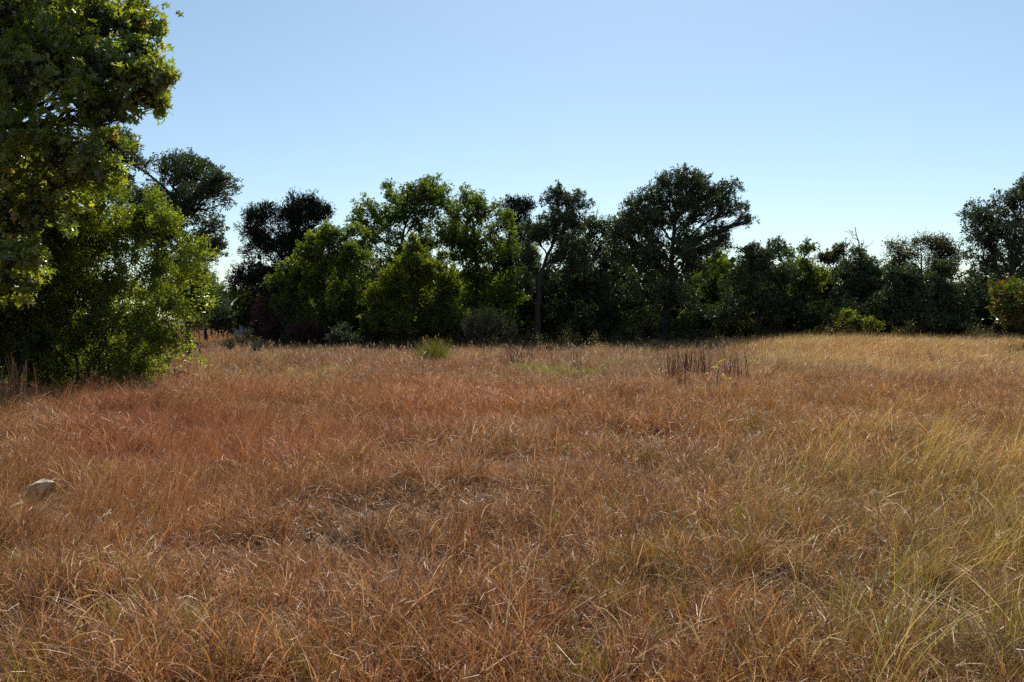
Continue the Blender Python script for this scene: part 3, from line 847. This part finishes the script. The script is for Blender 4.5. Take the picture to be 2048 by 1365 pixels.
def stalk(r, L, lean, pal='pale', head=0.16, w=0.004, bend=0.5, hw=0.008):
    """one tall seed stalk: a thin stem and a feathery head of short bristles"""
    n = 9
    a = np.linspace(lean, lean + bend, n)
    ax = r.random() * 0.6 - 0.3
    step = np.stack([np.sin(a) * math.cos(ax), np.sin(a) * math.sin(ax), np.cos(a)], -1) * L / n
    P = np.concatenate([[[0, 0, 0]], np.cumsum(step, 0)])
    V, Q = tube(P, np.linspace(w, w * 0.35, n + 1) * 0.5, 3)
    col = np.array(PAL[pal][r.integers(0, len(PAL[pal]))])
    C = np.tile(col, (len(V), 1))
    tip = P[-1]; dr = norm(P[-1] - P[-3])
    nb = int(18 * head / 0.16)
    if nb > 0:
        t = r.random(nb) * head
        b = tip - dr * t[:, None] * 0.8
        v = norm(dr + 0.28 * unit(nb, r))
        ln = 0.03 + 0.03 * r.random(nb)
        sd = norm(np.cross(v, unit(nb, r))) * hw * 0.5
        V2 = np.stack([b, b + v * ln[:, None] * 0.5 + sd, b + v * ln[:, None], b + v * ln[:, None] * 0.5 - sd], 1).reshape(-1, 3)
        Q2 = np.arange(nb * 4).reshape(-1, 4)
        V, Q = merge([(V, Q), (V2, Q2)])
        C = np.concatenate([C, np.tile(col * 1.1, (nb * 4, 1))])
    return V, Q, C

def proto(name, chunks, mat):
    Vs, Qs, Cs, off = [], [], [], 0
    for V, Q, C in chunks:
        Vs.append(V); Qs.append(Q + off); Cs.append(C); off += len(V)
    me = mesh_from(name, np.concatenate(Vs), np.concatenate(Qs), mat, col=np.concatenate(Cs))
    return bpy.data.objects.new(name, me)

def scatter(name, label, protos, P, rotz, tilt, scale, tuft, mat):
    """one object of kind stuff that sets tuft prototypes on its points with geometry nodes"""
    n = len(P)
    me = bpy.data.meshes.new(name)
    me.vertices.add(n)
    me.vertices.foreach_set('co', P.astype(np.float32).ravel())
    rot = np.stack([tilt[:, 0], tilt[:, 1], rotz], -1)
    a = me.attributes.new('rot', 'FLOAT_VECTOR', 'POINT'); a.data.foreach_set('vector', rot.astype(np.float32).ravel())
    a = me.attributes.new('scl', 'FLOAT_VECTOR', 'POINT'); a.data.foreach_set('vector', scale.astype(np.float32).ravel())
    a = me.attributes.new('pick', 'INT', 'POINT'); a.data.foreach_set('value', rng.integers(0, len(protos), n).astype(np.int32))
    c4 = np.ones((n, 4), np.float32); c4[:, :3] = tuft
    a = me.attributes.new('tuft', 'FLOAT_COLOR', 'POINT'); a.data.foreach_set('color', c4.ravel())
    me.materials.append(mat)
    o = obj(name, me, kind='stuff')
    o['label'] = label
    ng = bpy.data.node_groups.new(name + '_nodes', 'GeometryNodeTree')
    ng.interface.new_socket('Geometry', in_out='INPUT', socket_type='NodeSocketGeometry')
    ng.interface.new_socket('Geometry', in_out='OUTPUT', socket_type='NodeSocketGeometry')
    gi, go = ng.nodes.new('NodeGroupInput'), ng.nodes.new('NodeGroupOutput')
    join = ng.nodes.new('GeometryNodeJoinGeometry')
    for p in protos:
        oi = ng.nodes.new('GeometryNodeObjectInfo')
        oi.inputs['Object'].default_value = p
        oi.inputs['As Instance'].default_value = False
        g2 = ng.nodes.new('GeometryNodeGeometryToInstance')
        ng.links.new(oi.outputs['Geometry'], g2.inputs[0])
        ng.links.new(g2.outputs[0], join.inputs[0])
    iop = ng.nodes.new('GeometryNodeInstanceOnPoints')
    iop.inputs['Pick Instance'].default_value = True
    ng.links.new(gi.outputs[0], iop.inputs['Points'])
    ng.links.new(join.outputs[0], iop.inputs['Instance'])
    for nm, ty, sock in (('rot', 'FLOAT_VECTOR', 'Rotation'), ('scl', 'FLOAT_VECTOR', 'Scale'), ('pick', 'INT', 'Instance Index')):
        na = ng.nodes.new('GeometryNodeInputNamedAttribute')
        na.data_type = ty
        na.inputs['Name'].default_value = nm
        ng.links.new([s for s in na.outputs if s.enabled][0], iop.inputs[sock])
    ng.links.new(iop.outputs[0], go.inputs[0])
    md = o.modifiers.new('tufts', 'NODES')
    md.node_group = ng
    return o

def field_points(d0, d1, dens, seed, margin=1.5, half=0.69):
    """random points on the ground inside a widened view wedge between two distances"""
    r = np.random.default_rng(seed)
    area = half * (d1 * d1 - d0 * d0) + 2 * margin * (d1 - d0)
    n = int(area * dens * 1.0)
    y = np.sqrt(d0 * d0 + (d1 * d1 - d0 * d0) * r.random(n))
    x = (r.random(n) * 2 - 1) * (half * y + margin)
    return x, y, r

def to_px(x, y):
    return HX + x / y * F

M_GRASS = grass_mat('dry_grass_blade', 0.36, 0.43, 0.42)
rp = np.random.default_rng(99)
clump_t = [proto('tuft', [blades(52, rp, 0.10, 0.22, 0.56, 0.0056, 0.42, 1.15, 'mat', 6, wind=(0.35, 0)), blades(22, rp, 0.10, 0.2, 0.42, 0.0052, 0.3, 0.8, 'red', 5, wind=(0.35, 0)), blades(7, rp, 0.08, 0.25, 0.55, 0.005, 0.5, 1.5, 'pale', 6)], M_GRASS) for _ in range(10)]
near_mat = [proto('tuft', [blades(26, rp, 0.10, 0.14, 0.34, 0.0062, 0.55, 1.45, 'mat', 5), blades(11, rp, 0.08, 0.12, 0.28, 0.0055, 0.3, 0.8, 'red', 4), blades(4, rp, 0.08, 0.1, 0.28, 0.0075, 0.7, 2.2, 'pale', 5)], M_GRASS) for _ in range(10)]
mid_mat = [proto('tuft', [blades(34, rp, 0.17, 0.14, 0.34, 0.0078, 0.55, 1.4, 'mat', 4), blades(18, rp, 0.16, 0.16, 0.36, 0.0064, 0.35, 0.9, 'red', 3), blades(4, rp, 0.14, 0.14, 0.36, 0.008, 0.7, 1.8, 'pale', 4)], M_GRASS) for _ in range(8)]
far_mat = [proto('tuft', [blades(60, rp, 0.30, 0.16, 0.38, 0.011, 0.5, 1.1, 'mat', 3), blades(30, rp, 0.28, 0.18, 0.42, 0.010, 0.3, 0.7, 'red', 3), blades(5, rp, 0.25, 0.2, 0.42, 0.010, 0.5, 1.2, 'pale', 3)], M_GRASS) for _ in range(8)]
green_t = [proto('tuft', [blades(18, rp, 0.07, 0.14, 0.34, 0.0042, 0.25, 0.6, 'green', 4), blades(6, rp, 0.07, 0.1, 0.26, 0.004, 0.5, 1.4, 'mat', 4)], M_GRASS) for _ in range(8)]
blue_t = [proto('tuft', [blades(26, rp, 0.07, 0.35, 0.75, 0.0034, 0.16, 0.35, 'red', 4, wind=(0.5, 0)), blades(18, rp, 0.08, 0.15, 0.4, 0.0036, 0.4, 1.2, 'red', 4)], M_GRASS) for _ in range(8)]
straw_t = [proto('tuft', [blades(40, rp, 0.22, 0.35, 0.78, 0.008, 0.28, 0.8, 'straw', 4, wind=(0.5, 0)), blades(20, rp, 0.22, 0.2, 0.5, 0.009, 0.4, 1.0, 'mat', 3)], M_GRASS) for _ in range(8)]
fresh_t = [proto('tuft', [blades(60, rp, 0.22, 0.10, 0.26, 0.008, 0.4, 0.8, 'fresh', 3)], M_GRASS) for _ in range(5)]
stalk_t = [proto('stalk', [stalk(rp, 0.65 + 0.35 * rp.random(), 0.1 + 0.5 * rp.random(), ['pale', 'straw', 'pale'][k % 3], [0.09, 0.0, 0.11][k % 3], 0.0034, 0.3 + 0.5 * rp.random())], M_GRASS) for k in range(12)]
stalk_far = [proto('stalk', [stalk(rp, 0.55 + 0.3 * rp.random(), 0.05 + 0.5 * rp.random(), 'pale', 0.16, 0.007, 0.3, 0.022) for _ in range(2)], M_GRASS) for k in range(8)]

def tufts(x, y, r, s0=0.7, s1=1.3, lean=0.12, zs=None):
    n = len(x)
    P = np.stack([x, y, H(x, y) - 0.015], -1)
    sc = s0 + (s1 - s0) * r.random(n)
    zf = sc if zs is None else sc * zs
    return P, r.random(n) * 6.283, r.normal(0, lean, (n, 2)), np.stack([sc, sc, zf], -1)

def tone(x, y, r, base=(1, 1, 1)):
    """slow colour drift of the sward: redder, greyer and paler patches"""
    n = len(x)
    a = fbm(x, y, 3.2, 40); b = fbm(x, y, 1.1, 50); c = fbm(x, y, 7.0, 60)
    k = 0.78 + 0.5 * b
    px = to_px(x, y)
    t = np.stack([k * (0.95 + 0.22 * a), k * (0.92 + 0.22 * (c - 0.5)), k * (0.8 + 0.5 * (c - 0.3))], -1)
    red = (sstep(60, 200, px) * (1 - sstep(650, 1150, px)) * sstep(7.2, 8.6, y) * (1 - sstep(13, 18, y)) * sstep(0.36, 0.58, fbm(x, y, 2.2, 80)))[:, None]
    t = t * (1 - red) + red * t * np.array([1.06, 0.88, 0.96])
    gold = (sstep(1250, 1750, px) * (1 - sstep(15, 20, y)))[:, None]
    t = t * (1 - gold) + gold * t * np.array([1.04, 1.13, 1.0])
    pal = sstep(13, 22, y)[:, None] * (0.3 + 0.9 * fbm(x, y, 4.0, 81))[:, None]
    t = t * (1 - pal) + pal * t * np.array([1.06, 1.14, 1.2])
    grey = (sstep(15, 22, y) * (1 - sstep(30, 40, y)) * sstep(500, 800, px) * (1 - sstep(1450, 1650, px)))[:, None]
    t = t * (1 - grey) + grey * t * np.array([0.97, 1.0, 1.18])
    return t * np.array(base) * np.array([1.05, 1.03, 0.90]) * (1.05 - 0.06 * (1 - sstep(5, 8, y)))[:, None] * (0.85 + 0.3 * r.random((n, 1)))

def keep_out(x, y):
    """hardly any grass in front of the rock"""
    px = to_px(x, y)
    rock = (np.abs(px - 76) < 56) & (y > 6.1) & (y < 7.8)
    bare = hash2(np.floor(x * 60), np.floor(y * 60), 5) < 0.58 * hollow(x, y)
    return ~bare & ~(rock & (hash2(np.floor(x * 50), np.floor(y * 50), 4) < 0.96))

def build_grass():
    # short curly sward
    sets = [('dry_grass', near_mat, 2.3, 8.5, 150, 101), ('dry_grass', mid_mat, 8.3, 20, 62, 102), ('dry_grass', far_mat, 19.5, 47, 22, 103)]
    labels = ['curled reddish brown grass in the foreground', 'reddish dry grass in the middle of the field', 'dry brown grass toward the tree line']
    for (nm, pr, d0, d1, dens, sd), lb in zip(sets, labels):
        x, y, r = field_points(d0, d1, dens, sd)
        g = fbm(x, y, 0.9, 21)
        k = (r.random(len(x)) < np.clip(2.6 * (g - 0.22), 0.26, 1)) & keep_out(x, y)
        x, y, g = x[k], y[k], g[k]
        zs = 0.30 + 1.5 * fbm(x, y, 1.3, 23)
        P, rz, tl, sc = tufts(x, y, r, 0.75, 1.25, 0.16, zs)
        t = tone(x, y, r)
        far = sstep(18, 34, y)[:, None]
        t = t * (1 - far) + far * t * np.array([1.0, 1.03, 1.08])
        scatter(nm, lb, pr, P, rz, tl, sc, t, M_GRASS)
    # taller tussocks that make mounds and hollows
    x, y, r = field_points(2.6, 21, 13, 105)
    g = fbm(x, y, 1.5, 24)
    k = (r.random(len(x)) < sstep(0.44, 0.60, g) * 1.1) & keep_out(x, y)
    x, y = x[k], y[k]
    P, rz, tl, sc = tufts(x, y, r, 0.65, 1.2, 0.2)
    rz = (fbm(x, y, 3.0, 71) - 0.5) * 7 + r.normal(0, 0.35, len(x))
    lay = sstep(0.5, 0.66, fbm(x, y, 1.9, 72))
    tl[:, 1] += 0.15 + 0.75 * lay
    scatter('dry_grass', 'taller windswept tussocks of golden brown grass', clump_t, P, rz, tl, sc, tone(x, y, r, (1.04, 1.03, 1.0)), M_GRASS)
    # far strip to the end of the open gap at left
    x, y, r = field_points(46, 118, 7, 104, 1.0, 0.02)
    x = x + (440 - HX) / F * y
    x = x + r.normal(0, 1.6, len(x))
    P, rz, tl, sc = tufts(x, y, r, 1.2, 2.0, 0.1)
    scatter('dry_grass', 'dry grass in the open strip beside the juniper', far_mat, P, rz, tl, sc, tone(x, y, r, (1.05, 1.05, 1.0)), M_GRASS)
    # green tinged tufts, near and mid
    x, y, r = field_points(2.3, 14, 46, 110)
    g = fbm(x, y, 1.8, 31); px = to_px(x, y)
    w = sstep(0.42, 0.66, g) * 0.9 + 0.6 * sstep(1150, 1900, px) * (1 - sstep(7, 10, y)) + 0.45 * (1 - sstep(100, 420, px)) * (1 - sstep(6, 9, y))
    k = r.random(len(x)) < w
    k &= keep_out(x, y)
    x, y = x[k], y[k]
    P, rz, tl, sc = tufts(x, y, r, 0.7, 1.25, 0.16)
    scatter('green_grass', 'green and orange tinged grass tufts in the foreground', green_t, P, rz, tl, sc, 0.8 + 0.4 * r.random((len(x), 3)), M_GRASS)
    # taller red bluestem patches
    x, y, r = field_points(5.5, 17, 24, 120)
    g = fbm(x, y, 2.4, 33); px = to_px(x, y)
    w = (1 - sstep(420, 900, px)) * sstep(0.34, 0.58, g) * 0.85 + 0.30 * sstep(0.5, 0.7, g)
    k = (r.random(len(x)) < w) & keep_out(x, y)
    x, y = x[k], y[k]
    P, rz, tl, sc = tufts(x, y, r, 0.65, 1.1, 0.14)
    tl[:, 1] += 0.22
    rz = r.normal(0, 0.5, len(x))
    scatter('bluestem_grass', 'tall red bluestem grass leaning right in the left foreground', blue_t, P, rz, tl, sc, tone(x, y, r, (1.04, 1.0, 0.95)), M_GRASS)
    # straw coloured tall grass along the right of the field edge
    x, y, r = field_points(17, 41, 16, 130)
    px = to_px(x, y)
    w = sstep(1430, 1650, px) * sstep(19, 27, y) * (0.5 + 0.7 * fbm(x, y, 3, 35)) + 0.10 * sstep(0.5, 0.7, fbm(x, y, 4, 36))
    k = (r.random(len(x)) < w) & keep_out(x, y)
    x, y = x[k], y[k]
    P, rz, tl, sc = tufts(x, y, r, 0.75, 1.15, 0.1)
    rz = r.normal(0, 0.6, len(x))
    scatter('straw_grass', 'tall straw coloured grass along the right edge of the field', straw_t, P, rz, tl, sc, tone(x, y, r, (1.02, 1.04, 1.12)), M_GRASS)
    # straw grass tussock in the right foreground
    x, y, r = field_points(2.6, 10.5, 19, 131)
    px = to_px(x, y)
    k = r.random(len(x)) < sstep(1450, 2000, px) * (0.35 + 0.65 * sstep(0.4, 0.6, fbm(x, y, 1.3, 37)))
    x, y = x[k], y[k]
    P, rz, tl, sc = tufts(x, y, r, 0.6, 1.1, 0.18)
    rz = r.normal(0, 0.5, len(x)); tl[:, 1] += 0.3
    sc[:, :2] *= 0.75
    thin = [proto('tuft', [blades(12, rp, 0.12, 0.5, 1.0, 0.0046, 0.35, 0.5, 'gold', 5, wind=(0.9, 0)), blades(14, rp, 0.12, 0.3, 0.75, 0.0045, 0.3, 0.6, 'green', 5, wind=(0.7, 0))], M_GRASS) for _ in range(8)]
    scatter('straw_grass', 'long yellow green grass leaning right in the right foreground', thin, P, rz, tl, sc, tone(x, y, r), M_GRASS)
    # small bright green patches in the middle distance
    XS, YS = [], []
    r = np.random.default_rng(140)
    for px, d, rx, ry, n in [(1075, 25, 0.8, 0.7, 130), (1115, 23, 0.9, 0.4, 120), (1200, 26, 0.9, 0.5, 130), (1365, 28, 0.9, 0.6, 110), (1500, 26.5, 0.5, 0.7, 60), (1330, 30, 0.8, 0.5, 35), (660, 25, 0.6, 0.5, 30), (640, 20, 0.8, 0.6, 22),
                             (520, 33, 1.2, 1.0, 45), (1830, 25, 0.6, 0.5, 22), (1680, 24, 0.6, 0.5, 14), (520, 19, 1.2, 0.8, 26), (120, 15.2, 2.2, 0.5, 70), (1690, 34, 1.0, 0.8, 30), (1160, 31, 1.6, 0.6, 40)]:
        x = (px - HX) / F * d + r.normal(0, rx * 0.6, n); y = d + r.normal(0, ry, n)
        XS.append(x); YS.append(y)
    x, y = np.concatenate(XS), np.concatenate(YS)
    P, rz, tl, sc = tufts(x, y, r, 0.9, 1.7, 0.1)
    scatter('green_grass', 'low yellow green patches in the middle of the field', fresh_t, P, rz, tl, sc, 1.15 + 0.4 * r.random((len(x), 1)) * np.array([[1, 1, 0.9]]), M_GRASS)
    # pale seed stalks
    x, y, r = field_points(3.4, 20, 3.0, 150)
    P, rz, tl, sc = tufts(x, y, r, 0.4, 0.95, 0.3)
    k = keep_out(x, y) & (r.random(len(x)) < 0.35 + 0.7 * sstep(1100, 2000, to_px(x, y)))
    P, sc, tl = P[k], sc[k], tl[k]
    rz = r.normal(0.0, 1.3, len(P))
    scatter('seed_stalks', 'thin pale seed stalks standing above the grass', stalk_t, P, rz, tl, sc, 0.8 + 0.4 * r.random((len(P), 1)) * np.ones((1, 3)), M_GRASS)
    x, y, r = field_points(19, 46, 3.2, 151)
    P, rz, tl, sc = tufts(x, y, r, 0.45, 0.95, 0.25)
    k = keep_out(x, y)
    P, rz, tl, sc = P[k], rz[k], tl[k], sc[k]
    scatter('seed_stalks', 'pale seed heads glinting before the dark tree line', stalk_far, P, rz, tl, sc, 0.85 + 0.4 * r.random((len(P), 1)) * np.ones((1, 3)), M_GRASS)
build_grass()

# ---------------------------------------------------------------- single plants and things in the field
M_BLADE = blade_mat('single_blade', 0.35, 0.6)

def stem_clump(label, px, d, n, w, h, seed, pal='brown', group='clumps of dead upright stems', name='dead_stem_clump'):
    r = np.random.default_rng(seed)
    g = ground_at(px, d)
    root = thing(name, label, 'dead plant', g, group)
    var = []
    for k in range(6):
        p = wobble([(0, 0, -0.05), (r.normal(0, 0.02), 0, 0.5), (r.normal(0, 0.05), r.normal(0, 0.03), 1.0)], 0.006, 6, r)
        V, Q = tube(p, np.linspace(0.010, 0.005, 6), 4)
        c = np.array(PAL[pal][k % len(PAL[pal])])
        chunks = [(V, Q)]
        for q in range(5):
            b = p[r.integers(2, 6)]; v = norm(np.array([r.normal(), r.normal(), 1.2]))
            chunks.append(tube(np.array([b, b + v * 0.04, b + v * 0.09]), [0.003, 0.003, 0.001], 3))
        V, Q = merge(chunks)
        var.append(mesh_from('stem', V, Q, M_BLADE, col=np.tile(c, (len(V), 1))))
    for k in range(n):
        o = obj('stem', var[k % 6], root)
        o.location = (r.normal(0, w * 0.6), r.normal(0, 0.4), 0)
        o.rotation_euler = (r.normal(0, 0.07), r.normal(0.02, 0.08), r.random() * 6.28)
        s = 1.12 * h * (0.4 + 0.7 * r.random())
        o.scale = (1, 1, s)

stem_clump('dense dark stems, leftmost bunch of the wide dead clump right of centre', 1352, 19.5, 28, 0.16, 0.80, 61)
stem_clump('brown dead stems just behind the yellow leaved sapling, in the middle of the wide clump', 1400, 20.5, 34, 0.30, 0.74, 62)
stem_clump('thin reddish stems at the right end of the wide dead clump', 1464, 20.5, 26, 0.25, 0.74, 63)
stem_clump('brown stems between the leftmost bunch and the sapling', 1374, 21, 20, 0.2, 0.72, 66)
stem_clump('sparse brown stems standing alone left of the wide dead clump', 1153, 24, 14, 0.16, 0.75, 64)
stem_clump('rusty stems with pale tops in front of the slender leaning oak', 1030, 26, 34, 0.40, 0.85, 65, 'purple')
stem_clump('tall rust red grass stems at the left edge before the shrub', 14, 13.2, 40, 0.22, 0.8, 67, 'red', name='tall_grass_clump')

def grass_clump():
    r = np.random.default_rng(71)
    g = ground_at(866, 27)
    root = thing('grass_clump', 'bright green upright bushy clump of grass at the far edge of the field', 'grass clump', g)
    V, Q, C = blades(1300, r, 0.40, 0.5, 1.15, 0.012, 0.28, 0.35, 'fresh', 4)
    C = C * 0.8
    obj('blades', mesh_from('blades', V, Q, M_BLADE, col=C), root, 'stuff')
    ch = [stalk(r, 0.9 + 0.3 * r.random(), 0.1 + 0.2 * r.random(), 'straw', 0.12, 0.007, 0.2, 0.02) for _ in range(14)]
    Vs, Qs, Cs, off = [], [], [], 0
    for v, q, c in ch:
        a = r.random() * 6.28
        R = np.array([[math.cos(a), -math.sin(a), 0], [math.sin(a), math.cos(a), 0], [0, 0, 1]])
        Vs.append(v @ R.T + np.array([r.normal(0, 0.15), r.normal(0, 0.15), 0])); Qs.append(q + off); Cs.append(c); off += len(v)
    obj('seed_heads', mesh_from('seed_heads', np.concatenate(Vs), np.concatenate(Qs), M_BLADE, col=np.concatenate(Cs)), root, 'stuff')
grass_clump()

def sapling():
    r = np.random.default_rng(72)
    d = 17.6
    g = ground_at(1440, d)
    root = thing('sapling', 'tiny crooked sapling with a few yellow leaves before the dead stems', 'sapling', g)
    P = lambda a, b: at(a, b, d) - g
    p = wobble([P(1440, 790), P(1433, 765), P(1438, 748), P(1437, 738), P(1442, 726)], 0.006, 12, r)
    V, Q = tube(p, np.linspace(0.011, 0.004, 12), 6)
    obj('stem', mesh_from('stem', V, Q, M_BARK, smooth=True), root)
    LMY = leaf_mat('yellow_leaf', [(0, (0.30, 0.30, 0.03)), (1, (0.48, 0.40, 0.03))], 0.45, (1.3, 1.2, 0.4), 0.4, 0.5)
    var = [mesh_from('leaf', LEAF['oval'][0] * [1, 1, 1], LEAF['oval'][1], LMY, tint=np.full(6, k / 3)) for k in range(4)]
    for (a, b, n) in [(1442, 726, 4), (1436, 736, 3), (1420, 748, 5), (1446, 757, 5), (1430, 734, 3), (1452, 760, 3)]:
        q = P(a, b)
        k = int(np.argmin(np.linalg.norm(p - q + [0, 0, 0.06], axis=1)))
        V, Q = tube(wobble([p[k], (p[k] + q) / 2 + [0, 0, 0.01], q], 0.003, 5, r), np.linspace(0.005, 0.002, 5), 4)
        obj('twig', mesh_from('twig', V, Q, M_BARK), root)
        for _ in range(n):
            o = obj('leaf', var[r.integers(0, 4)], root)
            o.location = q + r.normal(0, 0.035, 3)
            o.rotation_euler = (r.normal(0, 0.9), r.normal(0, 0.9), r.random() * 6.28)
            o.scale = (0.055, 0.075, 0.075)
sapling()

def stone():
    r = np.random.default_rng(73)
    g = ground_at(76, 7.6)
    import bmesh
    bm = bmesh.new()
    bmesh.ops.create_icosphere(bm, subdivisions=4, radius=1)
    cuts = [(unit(1, r)[0], 0.55 + 0.35 * r.random()) for _ in range(14)]
    for v in bm.verts:
        c = np.array(v.co)
        for n, k in cuts:
            t = c @ n - k
            if t > 0:
                c = c - n * t * 0.9
        c = c * (1 + 0.16 * (float(fbm(np.array([c[0] + c[2]]), np.array([c[1] - c[2] * 0.7]), 0.45, 77)[0]) - 0.5)) + 0.02 * np.array([math.sin(c[1] * 19), math.sin(c[2] * 21), math.sin(c[0] * 18 + c[1] * 5)])
        v.co = (c[0] * 0.185, c[1] * 0.13, c[2] * 0.10)
    me = bpy.data.meshes.new('limestone_rock')
    bm.to_mesh(me); bm.free()
    m, nt, out = new_mat('weathered_limestone')
    tc = nt.nodes.new('ShaderNodeTexCoord')
    n1 = nt.nodes.new('ShaderNodeTexNoise'); n1.inputs['Scale'].default_value = 14; n1.inputs['Detail'].default_value = 8
    nt.links.new(tc.outputs['Object'], n1.inputs['Vector'])
    rr = ramp(nt, [(0.40, (0.09, 0.07, 0.045)), (0.5, (0.48, 0.40, 0.27)), (0.66, (0.72, 0.63, 0.48))])
    nt.links.new(n1.outputs[0], rr.inputs[0])
    p = nt.nodes.new('ShaderNodeBsdfPrincipled'); p.inputs['Roughness'].default_value = 0.9
    b = nt.nodes.new('ShaderNodeBump'); b.inputs['Distance'].default_value = 0.02
    nt.links.new(n1.outputs[0], b.inputs['Height']); nt.links.new(b.outputs[0], p.inputs['Normal'])
    nt.links.new(rr.outputs[0], p.inputs['Base Color']); nt.links.new(p.outputs[0], out.inputs['Surface'])
    me.materials.append(m)
    o = obj('limestone_rock', me)
    o.location = (g[0], g[1], g[2] + 0.07)
    o.rotation_euler = (0.35, -0.5, 0.35)
    o['label'] = 'pale weathered rock half sunk in the grass at the left'
    o['category'] = 'rock'
stone()

def fallen_branch():
    r = np.random.default_rng(74)
    d = 20.5
    g = ground_at(362, d)
    P = lambda a, b: at(a, b, d) - g
    parts = [tube(wobble([P(350, 772), P(353, 752), P(360, 741), P(369, 744), P(375, 758)], 0.012, 11, r), np.linspace(0.05, 0.03, 11), 7),
             tube(wobble([P(353, 750), P(349, 744), P(347, 737)], 0.006, 5, r), np.linspace(0.035, 0.018, 5), 6),
             tube(wobble([P(366, 744), P(380, 749), P(392, 753)], 0.008, 6, r), np.linspace(0.022, 0.008, 6), 5)]
    V, Q = merge(parts)
    o = obj('fallen_branch', mesh_from('fallen_branch', V, Q, M_BARK, smooth=True), loc=g)
    o['label'] = 'dark crooked branch stub in the grass beside the large left shrub'
    o['category'] = 'branch'
fallen_branch()

def stalk_thing(label, pts, d, head, seed, pal='pale', w=0.006):
    """one tall stalk of the foreground: pts from base to tip in pixels at distance d"""
    r = np.random.default_rng(seed)
    b = at(pts[0][0], pts[0][1], d)
    b[2] = Hf(b[0], b[1])
    root = thing('grass_stalk', label, 'grass stalk', b, 'tall single stalks in the foreground')
    p = wobble([(0, 0, -0.02)] + [at(a, q, d + 0.15 * k) - b for k, (a, q) in enumerate(pts[1:])], 0.002, 14, r)
    V, Q = tube(p, np.linspace(w, w * 0.45, 14) * 0.5, 5)
    c = np.array(PAL[pal][0])
    obj('stem', mesh_from('stem', V, Q, M_BLADE, col=np.tile(c, (len(V), 1))), root)
    if head:
        n = int(46 * head / 0.15)
        dr = norm(p[-1] - p[-3])
        q = p[-1] - dr * (r.random(n) * head)[:, None] + r.normal(0, 0.003, (n, 3))
        v = norm(dr + 0.3 * unit(n, r)); ln = 0.03 + 0.02 * r.random(n)
        sd = norm(np.cross(v, unit(n, r))) * 0.003
        V = np.stack([q, q + v * ln[:, None] * 0.5 + sd, q + v * ln[:, None], q + v * ln[:, None] * 0.5 - sd], 1).reshape(-1, 3)
        obj('seed_head', mesh_from('seed_head', V, np.arange(n * 4).reshape(-1, 4), M_BLADE, col=np.tile(c * 1.15, (n * 4, 1))), root, 'stuff')
stalk_thing('pale bare stalk bowing left at its tip, upright in the right foreground', [(1757, 1190), (1749, 1095), (1730, 1010), (1714, 957)], 5.6, 0, 81)
stalk_thing('long stalk lying flat to the right with a fluffy tip in the right foreground', [(1585, 1250), (1600, 1192), (1680, 1188), (1727, 1190)], 5.0, 0.09, 82)
stalk_thing('thin green stalk rising with a slight bow near the centre of the foreground', [(1205, 1250), (1195, 1215), (1170, 1140), (1152, 1068)], 5.4, 0.05, 83, 'green', 0.005)
stalk_thing('short arched stalk with a white tip left of the centre foreground', [(797, 1230), (806, 1188), (825, 1165), (846, 1152)], 5.2, 0.05, 84)
stalk_thing('slim straight reddish stalk left of the arched stalk in the foreground', [(787, 1260), (789, 1180), (796, 1085)], 5.2, 0.06, 85, 'red', 0.004)
stalk_thing('long yellow stalk slanting up right across the bottom right corner', [(1650, 1345), (1720, 1270), (1830, 1225), (1930, 1190)], 4.6, 0.05, 86, 'straw', 0.006)
stalk_thing('bare yellow stalk bent over right at the far right of the foreground', [(1765, 1200), (1790, 1060), (1830, 1010), (1885, 975)], 5.8, 0.05, 87, 'straw', 0.005)
